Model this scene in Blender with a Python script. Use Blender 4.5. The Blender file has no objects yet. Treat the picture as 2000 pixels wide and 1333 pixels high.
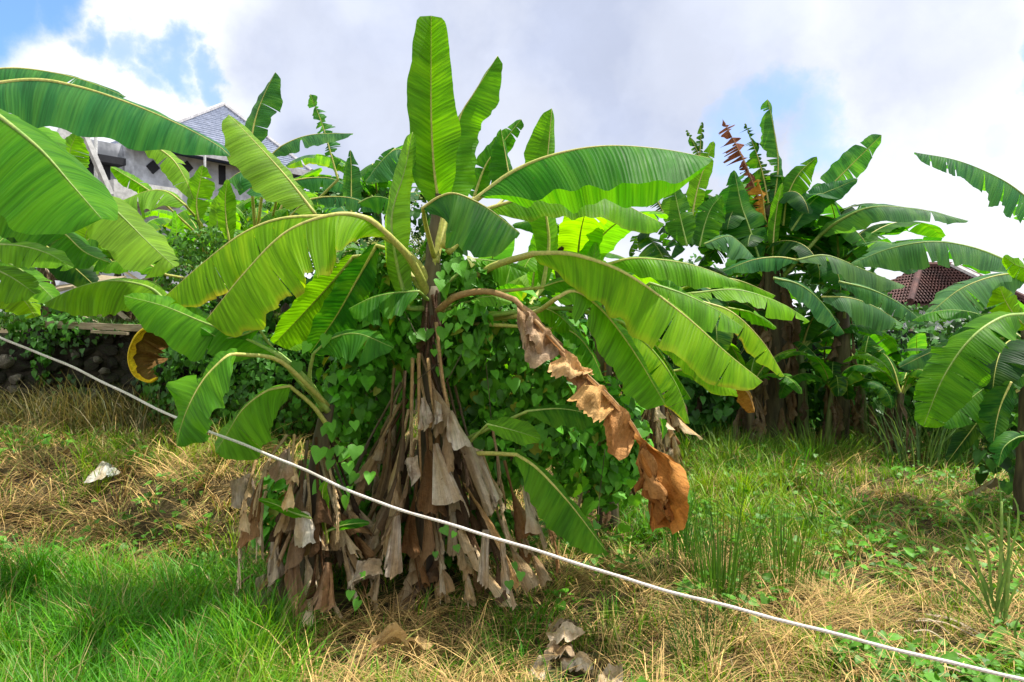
import bpy, math, random
import numpy as np
from mathutils import Vector, Matrix

# ------------------------------------------------------------------ camera, sky, sun, exposure
S = bpy.context.scene
COL = S.collection
F = 1444.0                      # focal length in photo pixels (2000 wide)
CAMH = 1.7
PITCH = math.atan((666.5 - 630.0) / F)
cam = bpy.data.cameras.new("camera")
cam.sensor_width = 36.0
cam.lens = F / 2000 * 36.0
cam.clip_start = 0.05
cam.clip_end = 2000
cob = bpy.data.objects.new("camera", cam)
COL.objects.link(cob)
cob.location = (0, 0, CAMH)
cob.rotation_euler = (math.radians(90) - PITCH, 0, 0)
S.camera = cob
S.view_settings.view_transform = 'Standard'
S.view_settings.look = 'None'
S.view_settings.gamma = 1
S.view_settings.use_curve_mapping = False
S.view_settings.exposure = 0.54
S.cycles.max_bounces = 8
S.cycles.transparent_max_bounces = 8
S.cycles.transmission_bounces = 6
S.cycles.caustics_reflective = False
S.cycles.caustics_refractive = False

SUNV = Vector((0.36, 0.12, 0.91)).normalized()      # towards the sun
SUN_EL = math.asin(SUNV.z)
SUN_AZ = math.atan2(SUNV.x, SUNV.y)
sl = bpy.data.lights.new("sun", 'SUN')
sl.energy = 5.0
sl.angle = math.radians(0.6)
sl.color = (1.0, 0.955, 0.88)
so = bpy.data.objects.new("sun", sl)
COL.objects.link(so)
so.rotation_euler = SUNV.to_track_quat('Z', 'Y').to_euler()
so.location = (0, 0, 30)


def view_dir(px, py):
    x = (px - 1000) / F
    z = -(py - 666.5) / F
    c, s = math.cos(PITCH), math.sin(PITCH)
    return np.array([x, c + z * s, z * c - s])


def at(px, py, d):
    """world point at horizontal distance d (along Y) seen at photo position px, py"""
    v = view_dir(px, py)
    return np.array([0, 0, CAMH]) + v * (d / v[1])


class NT:
    """tiny node-tree builder"""
    def __init__(self, tree):
        self.t = tree
        self.n = tree.nodes
        self.l = tree.links

    def node(self, kind, **kw):
        n = self.n.new(kind)
        for k, v in kw.items():
            if k.startswith('i_'):
                key = k[2:]
                key = int(key) if key.isdigit() else key.replace('_', ' ')
                self.put(n.inputs[key], v)
            else:
                setattr(n, k, v)
        return n

    def put(self, sock, v):
        if isinstance(v, bpy.types.NodeSocket):
            self.l.new(v, sock)
        else:
            sock.default_value = v

    def math(self, op, a, b=0.0, c=0.0, clamp=False):
        n = self.n.new('ShaderNodeMath')
        n.operation = op
        n.use_clamp = clamp
        for i, v in enumerate((a, b, c)):
            self.put(n.inputs[i], v)
        return n.outputs[0]

    def vmath(self, op, a, b=(0, 0, 0), scale=None):
        n = self.n.new('ShaderNodeVectorMath')
        n.operation = op
        self.put(n.inputs[0], a)
        self.put(n.inputs[1], b)
        if scale is not None:
            self.put(n.inputs['Scale'], scale)
        return n.outputs['Value'] if op in ('DOT_PRODUCT', 'LENGTH') else n.outputs[0]

    def ramp(self, v, lo, hi, a=0.0, b=1.0, smooth=True):
        n = self.n.new('ShaderNodeMapRange')
        n.interpolation_type = 'SMOOTHSTEP' if smooth else 'LINEAR'
        for i, x in enumerate((v, lo, hi, a, b)):
            self.put(n.inputs[i], x)
        return n.outputs[0]

    def mix(self, f, a, b, mode='MIX'):
        n = self.n.new('ShaderNodeMix')
        n.data_type = 'RGBA'
        n.blend_type = mode
        self.put(n.inputs[0], f)
        self.put(n.inputs[6], a if isinstance(a, bpy.types.NodeSocket) else tuple(a) + (1,) * (4 - len(a)))
        self.put(n.inputs[7], b if isinstance(b, bpy.types.NodeSocket) else tuple(b) + (1,) * (4 - len(b)))
        return n.outputs[2]

    def noise(self, vec, scale, detail=4, rough=.55, dim='3D', dist=0.0):
        n = self.n.new('ShaderNodeTexNoise')
        n.noise_dimensions = dim
        if vec is not None:
            self.l.new(vec, n.inputs['Vector'])
        n.inputs['Scale'].default_value = scale
        n.inputs['Detail'].default_value = detail
        n.inputs['Roughness'].default_value = rough
        n.inputs['Distortion'].default_value = dist
        return n.outputs[0]

    def comb(self, x, y, z):
        n = self.n.new('ShaderNodeCombineXYZ')
        for i, v in enumerate((x, y, z)):
            self.put(n.inputs[i], v)
        return n.outputs[0]


# world: physical sky behind broken cloud
W = bpy.data.worlds.new("World")
S.world = W
W.use_nodes = True
W.node_tree.nodes.clear()
w = NT(W.node_tree)
sky = w.node('ShaderNodeTexSky', sky_type='NISHITA', sun_disc=False, sun_elevation=SUN_EL,
             sun_rotation=SUN_AZ, air_density=1.0, dust_density=0.6, ozone_density=2.0)
dirv = w.node('ShaderNodeTexCoord').outputs['Generated']
wn = w.n.new('ShaderNodeTexNoise')
w.l.new(dirv, wn.inputs['Vector'])
wn.inputs['Scale'].default_value = 8.0
wn.inputs['Detail'].default_value = 7
wn.inputs['Roughness'].default_value = .58
wcol = w.vmath('SUBTRACT', wn.outputs['Color'], (.5, .5, .5))
warped = w.vmath('NORMALIZE', w.vmath('ADD', dirv, w.vmath('SCALE', wcol, scale=.19)))
warp2 = w.vmath('NORMALIZE', w.vmath('ADD', dirv, w.vmath('SCALE', wcol, scale=.10)))


def blob(vec, px, py, rad, soft):
    c = view_dir(px, py)
    c = c / np.linalg.norm(c)
    dt = w.vmath('DOT_PRODUCT', vec, tuple(c))
    return w.ramp(dt, math.cos((rad + soft) / F), math.cos(max(rad - soft, 1) / F))


def union(items):
    r = items[0]
    for i in items[1:]:
        r = w.math('MAXIMUM', r, i)
    return r


gaps = union([blob(warped, 0, 25, 70, 40), blob(warped, 110, 15, 45, 35), w.math('MULTIPLY', blob(warped, 235, 88, 14, 30), .8), w.math('MULTIPLY', blob(warped, 300, 90, 14, 30), .7),
              w.math('MULTIPLY', blob(warped, 370, 92, 18, 32), .8), w.math('MULTIPLY', blob(warped, 445, 110, 12, 28), .75), w.math('MULTIPLY', blob(warped, 1530, 222, 24, 44), .6),
              w.math('MULTIPLY', blob(warped, 1605, 280, 20, 40), .5),
              w.math('MULTIPLY', blob(warped, 1440, 260, 26, 46), .5),
              w.math('MULTIPLY', blob(warped, 1190, 350, 36, 46), .45),
              w.math('MULTIPLY', blob(warped, 2000, 135, 16, 28), .6),
              w.math('MULTIPLY', blob(warped, 1900, 290, 22, 36), .35)])
far = w.noise(dirv, 1.9, 6, .55)
front = w.ramp(w.vmath('DOT_PRODUCT', dirv, (0, 1, 0)), .55, .72)           # the part of the sky with the mapped gaps
other = w.math('MULTIPLY', w.ramp(far, .56, .70), w.math('SUBTRACT', 1.0, front))
gap = w.math('MAXIMUM', gaps, other)
greyness = w.math('ADD', w.math('MULTIPLY', union([blob(warp2, 800, 200, 190, 200), blob(warp2, 1250, 150, 240, 220),
                                                   w.math('MULTIPLY', blob(warp2, 1780, 30, 100, 160), .7), blob(warp2, 620, 90, 80, 120)]), .8),
                  w.math('MULTIPLY', w.ramp(w.noise(dirv, 3.2, 6, .55), .40, .72), .42), clamp=True)
fine = w.ramp(w.noise(warp2, 6.0, 6, .6), .3, .75, .93, 1.05)
ccol = w.mix(greyness, (8.6, 8.75, 9.0), (4.15, 4.6, 5.9))
ccol = w.mix(1.0, ccol, w.comb(fine, fine, fine), 'MULTIPLY')
bluesky = w.mix(.14, w.mix(1.0, sky.outputs[0], (.80, 1.22, 1.75), 'MULTIPLY'), (5.2, 6.6, 8.6))
skyc = w.mix(gap, ccol, bluesky)
bg = w.node('ShaderNodeBackground', i_Color=skyc, i_Strength=0.105)
wo = w.node('ShaderNodeOutputWorld')
w.l.new(bg.outputs[0], wo.inputs[0])

# ------------------------------------------------------------------ materials


def new_mat(name):
    m = bpy.data.materials.new(name)
    m.use_nodes = True
    m.node_tree.nodes.clear()
    return m, NT(m.node_tree)


def finish(t, shader):
    o = t.node('ShaderNodeOutputMaterial')
    t.l.new(shader, o.inputs[0])


def bumped(t, height, strength, dist):
    b = t.node('ShaderNodeBump', i_Height=height, i_Strength=strength, i_Distance=dist)
    return b.outputs[0]


def leaf_material():
    m, t = new_mat("banana_leaf")
    info = t.node('ShaderNodeObjectInfo')
    uv = t.node('ShaderNodeUVMap')
    sp = t.node('ShaderNodeSeparateXYZ', i_0=uv.outputs[0])
    u, v = sp.outputs[0], sp.outputs[1]
    av = t.math('ABSOLUTE', v)
    rnd = t.math('MULTIPLY', info.outputs['Random'], 60.0)
    us = t.math('SUBTRACT', u, t.math('MULTIPLY', av, .05))         # veins sweep forward
    broad = t.noise(t.comb(t.math('MULTIPLY', us, 9.0), t.math('MULTIPLY', v, .5), rnd), 1.0, 3)
    mid = t.noise(t.comb(t.math('MULTIPLY', us, 45.0), t.math('MULTIPLY', v, .6), rnd), 1.0, 3)
    fine_ = t.noise(t.comb(t.math('MULTIPLY', us, 160.0), t.math('MULTIPLY', v, .8), rnd), 1.0, 2)
    blot = t.noise(t.comb(t.math('MULTIPLY', u, 6.0), t.math('MULTIPLY', v, 1.3), rnd), 1.0, 4)
    k = t.math('ADD', t.ramp(broad, .3, .7, .80, 1.20), t.ramp(mid, .25, .75, -.22, .22))
    k = t.math('ADD', k, t.ramp(fine_, .25, .75, -.13, .13))
    ribs = t.math('SINE', t.math('ADD', t.math('MULTIPLY', us, 250.0), t.math('MULTIPLY', broad, 16.0)))
    k = t.math('ADD', k, t.math('MULTIPLY', ribs, .05))
    age = info.outputs['Alpha']
    base = t.mix(1.0, info.outputs['Color'], t.comb(k, k, k), 'MULTIPLY')
    # yellowing bands, edges and brown scorch with age
    yb = t.math('MULTIPLY', t.ramp(t.math('ADD', broad, t.math('MULTIPLY', mid, .25)), .58, .76), t.ramp(age, .0, .5, .10, .8))
    base = t.mix(yb, base, (.27, .42, .008))
    lighter = t.mix(.22, base, (.42, .46, .07))
    base = t.mix(t.math('MULTIPLY', t.ramp(av, .10, .0), .5), base, lighter)
    edge = t.math('ADD', av, t.math('MULTIPLY', t.math('SUBTRACT', blot, .5), .55))
    base = t.mix(t.math('MULTIPLY', t.ramp(edge, .82, 1.0), t.ramp(age, .05, .5)), base, (.50, .42, .02))
    base = t.mix(t.math('MULTIPLY', t.ramp(edge, .95, 1.03), t.ramp(age, .1, .5)), base, (.16, .07, .02))
    spots = t.ramp(t.noise(t.comb(t.math('MULTIPLY', u, 55.0), t.math('MULTIPLY', v, 7.0), rnd), 1.0, 2), .70, .78)
    base = t.mix(t.math('MULTIPLY', spots, t.ramp(age, .0, .6, .25, .7)), base, (.17, .11, .025))
    geo = t.node('ShaderNodeNewGeometry')
    pale = t.mix(.16, base, (.26, .38, .16))
    basef = t.mix(geo.outputs['Backfacing'], base, pale)
    h = t.math('ADD', t.math('ADD', t.math('MULTIPLY', mid, 1.2), fine_), t.math('MULTIPLY', ribs, .45))
    nrm = bumped(t, h, .35, .004)
    pr = t.node('ShaderNodeBsdfPrincipled', i_Base_Color=basef, i_Roughness=t.ramp(blot, .3, .7, .42, .6), i_Normal=nrm)
    pr.inputs['Specular IOR Level'].default_value = .14
    tc = t.mix(1.0, base, (2.15, 2.1, .25), 'MULTIPLY')
    tr = t.node('ShaderNodeBsdfTranslucent', i_Color=tc, i_Normal=nrm)
    mx = t.node('ShaderNodeMixShader', i_0=.52)
    t.l.new(pr.outputs[0], mx.inputs[1])
    t.l.new(tr.outputs[0], mx.inputs[2])
    finish(t, mx.outputs[0])
    return m


def dead_material():
    m, t = new_mat("dry_leaf")
    info = t.node('ShaderNodeObjectInfo')
    uv = t.node('ShaderNodeUVMap')
    sp = t.node('ShaderNodeSeparateXYZ', i_0=uv.outputs[0])
    u, v = sp.outputs[0], sp.outputs[1]
    rnd = t.math('MULTIPLY', info.outputs['Random'], 60.0)
    broad = t.noise(t.comb(t.math('MULTIPLY', u, 7.0), t.math('MULTIPLY', v, .9), rnd), 1.0, 5)
    grain = t.noise(t.comb(t.math('MULTIPLY', u, 120.0), t.math('MULTIPLY', v, 1.6), rnd), 1.0, 3)
    tc = t.node('ShaderNodeTexCoord')
    crump = t.noise(tc.outputs['Object'], 22.0, 6, .62)
    base = t.mix(t.ramp(broad, .33, .7), t.mix(1.0, info.outputs['Color'], (.74, .60, .42), 'MULTIPLY'), info.outputs['Color'])
    k = t.math('ADD', t.ramp(grain, .25, .75, .80, 1.15), t.ramp(crump, .3, .7, -.14, .14))
    base = t.mix(1.0, base, t.comb(k, k, k), 'MULTIPLY')
    base = t.mix(t.math('MULTIPLY', t.ramp(crump, .60, .74), .55), base, (.06, .035, .02))
    h = t.math('ADD', t.math('MULTIPLY', grain, .6), t.math('MULTIPLY', crump, 2.2))
    nrm = bumped(t, h, .9, .014)
    pr = t.node('ShaderNodeBsdfPrincipled', i_Base_Color=base, i_Roughness=.75, i_Normal=nrm)
    pr.inputs['Specular IOR Level'].default_value = .2
    tr = t.node('ShaderNodeBsdfTranslucent', i_Color=base)
    mx = t.node('ShaderNodeMixShader', i_0=.18)
    t.l.new(pr.outputs[0], mx.inputs[1])
    t.l.new(tr.outputs[0], mx.inputs[2])
    finish(t, mx.outputs[0])
    return m


def attr_leaf_material(name, rough=.5, trans=.35, tint=(1.4, 1.25, .6)):
    """small leaves and grass: colour of each leaf from its own attribute"""
    m, t = new_mat(name)
    a = t.node('ShaderNodeAttribute', attribute_name="tint")
    tc = t.node('ShaderNodeTexCoord')
    n = t.noise(tc.outputs['Object'], 30.0, 2)
    k = t.ramp(n, .3, .7, .85, 1.15)
    base = t.mix(1.0, a.outputs['Color'], t.comb(k, k, k), 'MULTIPLY')
    pr = t.node('ShaderNodeBsdfPrincipled', i_Base_Color=base, i_Roughness=rough)
    pr.inputs['Specular IOR Level'].default_value = .3
    tr = t.node('ShaderNodeBsdfTranslucent', i_Color=t.mix(1.0, base, tint, 'MULTIPLY'))
    mx = t.node('ShaderNodeMixShader', i_0=trans)
    t.l.new(pr.outputs[0], mx.inputs[1])
    t.l.new(tr.outputs[0], mx.inputs[2])
    finish(t, mx.outputs[0])
    return m


def vine_material():
    m, t = new_mat("vine_leaf")
    info = t.node('ShaderNodeObjectInfo')
    tc = t.node('ShaderNodeTexCoord')
    n = t.noise(tc.outputs['Object'], 40.0, 3)
    r = t.ramp(info.outputs['Random'], 0, 1, .6, 1.35, False)
    k = t.math('MULTIPLY', t.ramp(n, .3, .7, .8, 1.2), r)
    base = t.mix(1.0, (.110, .340, .024), t.comb(k, k, t.math('MULTIPLY', k, .9)), 'MULTIPLY')
    pr = t.node('ShaderNodeBsdfPrincipled', i_Base_Color=base, i_Roughness=.42, i_Normal=bumped(t, n, .3, .01))
    pr.inputs['Specular IOR Level'].default_value = .35
    tr = t.node('ShaderNodeBsdfTranslucent', i_Color=t.mix(1.0, base, (1.7, 1.4, .5), 'MULTIPLY'))
    mx = t.node('ShaderNodeMixShader', i_0=.32)
    t.l.new(pr.outputs[0], mx.inputs[1])
    t.l.new(tr.outputs[0], mx.inputs[2])
    finish(t, mx.outputs[0])
    return m


def simple(name, c1, c2, scale, rough=.7, bump=.3, stretch=(1, 1, 1), dist=.01, spec=.3, c3=None, detail=6):
    m, t = new_mat(name)
    tc = t.node('ShaderNodeTexCoord')
    vec = t.vmath('MULTIPLY', tc.outputs['Object'], stretch)
    n = t.noise(vec, scale, detail, .6)
    n2 = t.noise(vec, scale * 4.3, 4, .6)
    base = t.mix(t.ramp(n, .33, .67), c1, c2)
    k = t.ramp(n2, .25, .75, .75, 1.2)
    base = t.mix(1.0, base, t.comb(k, k, k), 'MULTIPLY')
    if c3:
        base = t.mix(t.ramp(t.noise(vec, scale * .37, 5, .65), .52, .66), base, c3)
    h = t.math('ADD', n, t.math('MULTIPLY', n2, .5))
    pr = t.node('ShaderNodeBsdfPrincipled', i_Base_Color=base, i_Roughness=rough, i_Normal=bumped(t, h, bump, dist))
    pr.inputs['Specular IOR Level'].default_value = spec
    finish(t, pr.outputs[0])
    return m


M_LEAF = leaf_material()
M_DEAD = dead_material()
M_GRASS = attr_leaf_material("grass_blade", .5, .34)
M_STRAW = attr_leaf_material("straw", .7, .12, (1, 1, 1))
M_VINE = vine_material()
M_VINEMASS = attr_leaf_material("vine_mass", .45, .30)
M_RIB = simple("midrib", (.40, .42, .09), (.50, .45, .13), 14, .5, .1)
M_RIB_GREEN = simple("green_stalk", (.20, .34, .06), (.30, .38, .09), 12, .5, .1)
M_RIB_DRY = simple("dry_stalk", (.30, .17, .07), (.42, .26, .11), 18, .7, .3)
M_STEM = simple("pseudostem", (.055, .038, .022), (.15, .12, .06), 7, .65, .5, (1, 1, .18), .02, c3=(.035, .025, .016))
M_STEMG = simple("green_pseudostem", (.12, .17, .05), (.22, .23, .08), 7, .55, .3, (1, 1, .18), .02, c3=(.08, .05, .025))
M_SOIL = simple("soil", (.045, .034, .018), (.12, .088, .042), 6, .95, .8, (1, 1, 1), .05, .1, c3=(.06, .075, .025))
M_ROPE_T = None
M_STONE = simple("stone", (.024, .021, .016), (.055, .048, .036), 9, .9, .9, (1, 1, 1), .03, .2, c3=(.035, .05, .02))
M_STONEPALE = simple("pale_stone", (.10, .09, .07), (.24, .21, .165), 9, .9, .9, (1, 1, 1), .02, .2)
M_MORTAR = simple("wall_earth", (.025, .021, .016), (.06, .05, .036), 8, .95, 1.0, (1, 1, 1), .05, .1, c3=(.03, .04, .018))
M_PLANK = simple("weathered_plank", (.26, .20, .13), (.42, .34, .24), 6, .8, .4, (1, 9, 9), .006, .2)
M_PLASTER = simple("grey_plaster", (.50, .51, .55), (.64, .65, .69), 1.1, .9, .15, (1, 1, 1), .02, .2, c3=(.20, .21, .23))
M_PALEPL = simple("pale_concrete", (.50, .49, .47), (.62, .61, .59), 2.0, .9, .15)
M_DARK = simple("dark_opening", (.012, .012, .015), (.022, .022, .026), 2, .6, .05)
M_BLUE = simple("blue_sheet", (.03, .055, .13), (.05, .08, .18), 3, .5, .1)
M_ROOFB = simple("slate_blue_tile", (.20, .23, .31), (.30, .33, .42), 3, .6, .2)
M_ROOFR = simple("red_clay_tile", (.060, .030, .028), (.13, .060, .050), 2.3, .85, .4, c3=(.07, .045, .04))
M_TRIM = simple("fascia_board", (.36, .35, .36), (.46, .45, .46), 2, .6, .1)
M_WHITE = simple("white_pole", (.62, .62, .60), (.74, .74, .72), 8, .5, .1)
M_MAROON = simple("flower_bract", (.055, .018, .025), (.10, .03, .04), 8, .5, .2)
M_BANANA = simple("green_fruit", (.035, .085, .02), (.06, .13, .03), 9, .45, .1)
M_PAPER = simple("pale_dry_sheath", (.45, .45, .40), (.60, .60, .55), 14, .7, .4, (1, 1, 1), .01)
M_NET = simple("dark_shade_cloth", (.010, .012, .012), (.028, .030, .028), 3, .9, .3)

# ------------------------------------------------------------------ helpers
rng = np.random.default_rng(7)


def mesh_from(name, verts, faces, mat=None, smooth=True, uv=None, tint=None):
    me = bpy.data.meshes.new(name)
    verts = np.asarray(verts, dtype=np.float32)
    if isinstance(faces, np.ndarray):
        k = faces.shape[1]
        me.vertices.add(len(verts))
        me.vertices.foreach_set('co', verts.ravel())
        me.loops.add(faces.size)
        me.loops.foreach_set('vertex_index', faces.ravel().astype(np.int32))
        me.polygons.add(len(faces))
        me.polygons.foreach_set('loop_start', np.arange(len(faces), dtype=np.int32) * k)
        me.update(calc_edges=True)
    else:
        me.from_pydata([tuple(v) for v in verts.tolist()], [], faces)
    if smooth:
        me.polygons.foreach_set('use_smooth', np.ones(len(me.polygons), dtype=bool))
    if uv is not None:
        li = np.empty(len(me.loops), dtype=np.int32)
        me.loops.foreach_get('vertex_index', li)
        layer = me.uv_layers.new(name="UVMap")
        layer.data.foreach_set('uv', np.asarray(uv, dtype=np.float32)[li].ravel())
    if tint is not None:
        at_ = me.attributes.new("tint", 'FLOAT_COLOR', 'POINT')
        c = np.ones((len(verts), 4), dtype=np.float32)
        c[:, :3] = tint
        at_.data.foreach_set('color', c.ravel())
    if mat:
        me.materials.append(mat)
    me.update()
    return me


def link(name, me, parent=None, loc=(0, 0, 0), color=None):
    o = bpy.data.objects.new(name, me)
    COL.objects.link(o)
    o.parent = parent
    o.location = loc
    if color is not None:
        o.color = color
    return o


def tag(o, label=None, cat=None, group=None, kind=None):
    if label:
        o['label'] = label
    if cat:
        o['category'] = cat
    if group:
        o['group'] = group
    if kind:
        o['kind'] = kind
    return o


def thing(name, label, cat, loc, group=None):
    o = bpy.data.objects.new(name, None)
    COL.objects.link(o)
    o.location = loc
    o.empty_display_size = .1
    return tag(o, label, cat, group)


def spline(pts, n):
    """Catmull-Rom through pts, n samples evenly spaced along it"""
    p = np.asarray(pts, dtype=float)
    if len(p) == 2:
        q = np.linspace(p[0], p[1], n)
        return q
    ext = np.vstack([2 * p[0] - p[1], p, 2 * p[-1] - p[-2]])
    out = []
    for i in range(1, len(ext) - 2):
        a, b, c, d = ext[i - 1:i + 3]
        for s in np.linspace(0, 1, 12, endpoint=False):
            out.append(.5 * (2 * b + (c - a) * s + (2 * a - 5 * b + 4 * c - d) * s * s + (3 * b - a - 3 * c + d) * s ** 3))
    out.append(p[-1])
    q = np.array(out)
    L = np.concatenate([[0], np.cumsum(np.linalg.norm(np.diff(q[:, :3], axis=0), axis=1))])
    s = np.linspace(0, L[-1], n)
    return np.stack([np.interp(s, L, q[:, k]) for k in range(q.shape[1])], 1)


def unit(a):
    return a / np.maximum(np.linalg.norm(a, axis=-1, keepdims=True), 1e-9)


def tube(P, R, sides=6, cap=True, flat=1.0):
    P = np.asarray(P, float)
    n = len(P)
    R = np.broadcast_to(np.asarray(R, float), (n,))
    T = unit(np.gradient(P, axis=0))
    ref = np.array([0.31, 0.17, 0.93]) if abs(T[:, 2].mean()) < .8 else np.array([.93, .2, .3])
    A = unit(np.cross(T, ref))
    B = np.cross(T, A)
    an = np.arange(sides) / sides * 2 * math.pi
    V = P[:, None] + (A[:, None] * np.cos(an)[None, :, None] + B[:, None] * np.sin(an)[None, :, None] * flat) * R[:, None, None]
    V = V.reshape(-1, 3)
    fs = []
    for i in range(n - 1):
        for j in range(sides):
            k = (j + 1) % sides
            fs.append((i * sides + j, i * sides + k, (i + 1) * sides + k, (i + 1) * sides + j))
    if cap:
        fs.append(tuple(range(sides))[::-1])
        fs.append(tuple((n - 1) * sides + j for j in range(sides)))
    return V, fs


def join(parts):
    V, Fs, o = [], [], 0
    for v, f in parts:
        V.append(np.asarray(v))
        Fs += [tuple(i + o for i in q) for q in f]
        o += len(v)
    return np.vstack(V), Fs


def box(c, s, rz=0.0, rx=0.0, ry=0.0):
    c = np.asarray(c, float)
    h = np.asarray(s, float) / 2
    v = np.array([(x, y, z) for x in (-1, 1) for y in (-1, 1) for z in (-1, 1)]) * h
    R = np.array(Matrix.Rotation(rz, 3, 'Z') @ Matrix.Rotation(ry, 3, 'Y') @ Matrix.Rotation(rx, 3, 'X'))
    v = v @ R.T + c
    return v, [(0, 1, 3, 2), (4, 6, 7, 5), (0, 4, 5, 1), (2, 3, 7, 6), (0, 2, 6, 4), (1, 5, 7, 3)]


def vnoise(x, y, seed=0):
    """smooth value noise, numpy"""
    x = np.asarray(x, float)
    y = np.asarray(y, float)
    xi, yi = np.floor(x).astype(np.int64), np.floor(y).astype(np.int64)
    fx, fy = x - xi, y - yi
    fx, fy = fx * fx * (3 - 2 * fx), fy * fy * (3 - 2 * fy)

    def h(a, b):
        n = (a * 374761393 + b * 668265263 + seed * 1442695041) & 0x7fffffff
        n = ((n ^ (n >> 13)) * 1274126177) & 0x7fffffff
        return ((n ^ (n >> 16)) & 0xffff) / 65535.0
    return (h(xi, yi) * (1 - fx) + h(xi + 1, yi) * fx) * (1 - fy) + (h(xi, yi + 1) * (1 - fx) + h(xi + 1, yi + 1) * fx) * fy


def fbm(x, y, seed=0):
    return (vnoise(x, y, seed) * .55 + vnoise(x * 2.1, y * 2.1, seed + 1) * .28 + vnoise(x * 4.3, y * 4.3, seed + 2) * .17)


def sstep(x, a, b):
    t = np.clip((np.asarray(x, float) - a) / (b - a), 0, 1)
    return t * t * (3 - 2 * t)


def gh(x, y):
    """height of the ground"""
    x = np.asarray(x, float)
    y = np.asarray(y, float)
    bank = .54 * sstep(y + .35 * (vnoise(x * .9, y * .9, 3) - .5), 4.75, 6.2) * sstep(-x, 1.3, 2.2)
    mound = .20 * np.exp(-((x - 2.0) / 1.5) ** 2 - ((y - 8.4) / 1.8) ** 2) + .12 * np.exp(-((x + .1) / .9) ** 2 - ((y - 4.8) / .7) ** 2)
    bump = (fbm(x * 1.3, y * 1.3, 11) - .5) * .20 + (fbm(x * 3.4, y * 3.4, 12) - .5) * .13
    return bank + mound + bump * np.clip(1 - (np.hypot(x, y) - 20) / 30, 0, 1)


def ground_pt(px, d):
    x = (px - 1000) / F * d
    return np.array([x, d, float(gh(x, d))])


# ------------------------------------------------------------------ ground
gx = np.concatenate([np.linspace(-300, -20, 12), np.linspace(-18, -7.2, 14), np.linspace(-7, 7, 176), np.linspace(7.2, 18, 14), np.linspace(20, 300, 12)])
gy = np.concatenate([np.linspace(-60, 0, 8), np.linspace(.6, 13, 156), np.linspace(13.5, 30, 18), np.linspace(35, 500, 14)])
XX, YY = np.meshgrid(gx, gy)
GV = np.stack([XX.ravel(), YY.ravel(), gh(XX, YY).ravel()], 1)
nx, ny = len(gx), len(gy)
ii = (np.arange(ny - 1)[:, None] * nx + np.arange(nx - 1)[None]).ravel()
ground = link('ground', mesh_from('ground', GV, np.stack([ii, ii + 1, ii + nx + 1, ii + nx], 1), M_SOIL))
tag(ground, kind='structure')

# raised terrace behind the stone wall
WALLY = 8.0
TX0, TX1 = -40.0, -1.6
TOP = 1.60


def terr(x, y):
    return TOP + .05 * np.sin(x * 1.7) + .10 * fbm(x * 1.1, y * 1.1, 5) + .03 * np.clip(y - 9, 0, 30)


tx = np.concatenate([np.linspace(TX0, -9, 14), np.linspace(-8.7, TX1, 40)])
ty = np.concatenate([np.linspace(WALLY + .18, 14, 34), np.linspace(15, 60, 16)])
XX, YY = np.meshgrid(tx, ty)
TV = np.stack([XX.ravel(), YY.ravel(), terr(XX, YY).ravel()], 1)
nx, ny = len(tx), len(ty)
ii = (np.arange(ny - 1)[:, None] * nx + np.arange(nx - 1)[None]).ravel()
faces = [tuple(f) for f in np.stack([ii, ii + 1, ii + nx + 1, ii + nx], 1).tolist()]
side = [j * nx + nx - 1 for j in range(ny)]
base_i = len(TV)
low = TV[side].copy()
low[:, 2] = -.3
TV = np.vstack([TV, low])
for j in range(ny - 1):
    faces.append((side[j], side[j + 1], base_i + j + 1, base_i + j))
terrace = link('terrace_ground', mesh_from('terrace_ground', TV, faces, M_SOIL))
tag(terrace, kind='structure')

# ------------------------------------------------------------------ stone wall
wall = thing('stone_wall', 'low dark mossy rubble wall holding up the terrace on the left', 'wall', (-4.5, WALLY, .3))
wv = []
wx = np.linspace(-10, TX1, 110)
wz = np.linspace(-.2, TOP - .02, 22)
for z in wz:
    for x in wx:
        wv.append((x + 4.5, .06 - .10 * fbm(x * 3.1, z * 3.1, 21) + .10 * (z - .8) * .5, z - .3))
n = len(wx)
wf = [(j * n + i, j * n + i + 1, (j + 1) * n + i + 1, (j + 1) * n + i) for j in range(len(wz) - 1) for i in range(n - 1)]
top0 = len(wv)
for x in wx:
    wv.append((x + 4.5, .35, TOP - .32))
for i in range(n - 1):
    a = (len(wz) - 1) * n
    wf.append((a + i, a + i + 1, top0 + i + 1, top0 + i))
link('wall_core', mesh_from('wall_core', wv, wf, M_MORTAR), wall)


def stone_mesh(seed, mat):
    r = np.random.default_rng(seed)
    import bmesh
    bm = bmesh.new()
    bmesh.ops.create_icosphere(bm, subdivisions=2, radius=1)
    v = np.array([q.co for q in bm.verts])
    f = [tuple(q.index for q in p.verts) for p in bm.faces]
    bm.free()
    for _ in range(7):                       # cut flat facets
        d = unit(r.normal(size=3))
        h = r.uniform(.55, .85)
        s = v @ d
        v = v - np.outer(np.clip(s - h, 0, None), d)
    v = v * (1 + .06 * r.normal(size=(len(v), 1)))
    return mesh_from('stone', v, f, mat, smooth=False)


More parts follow.
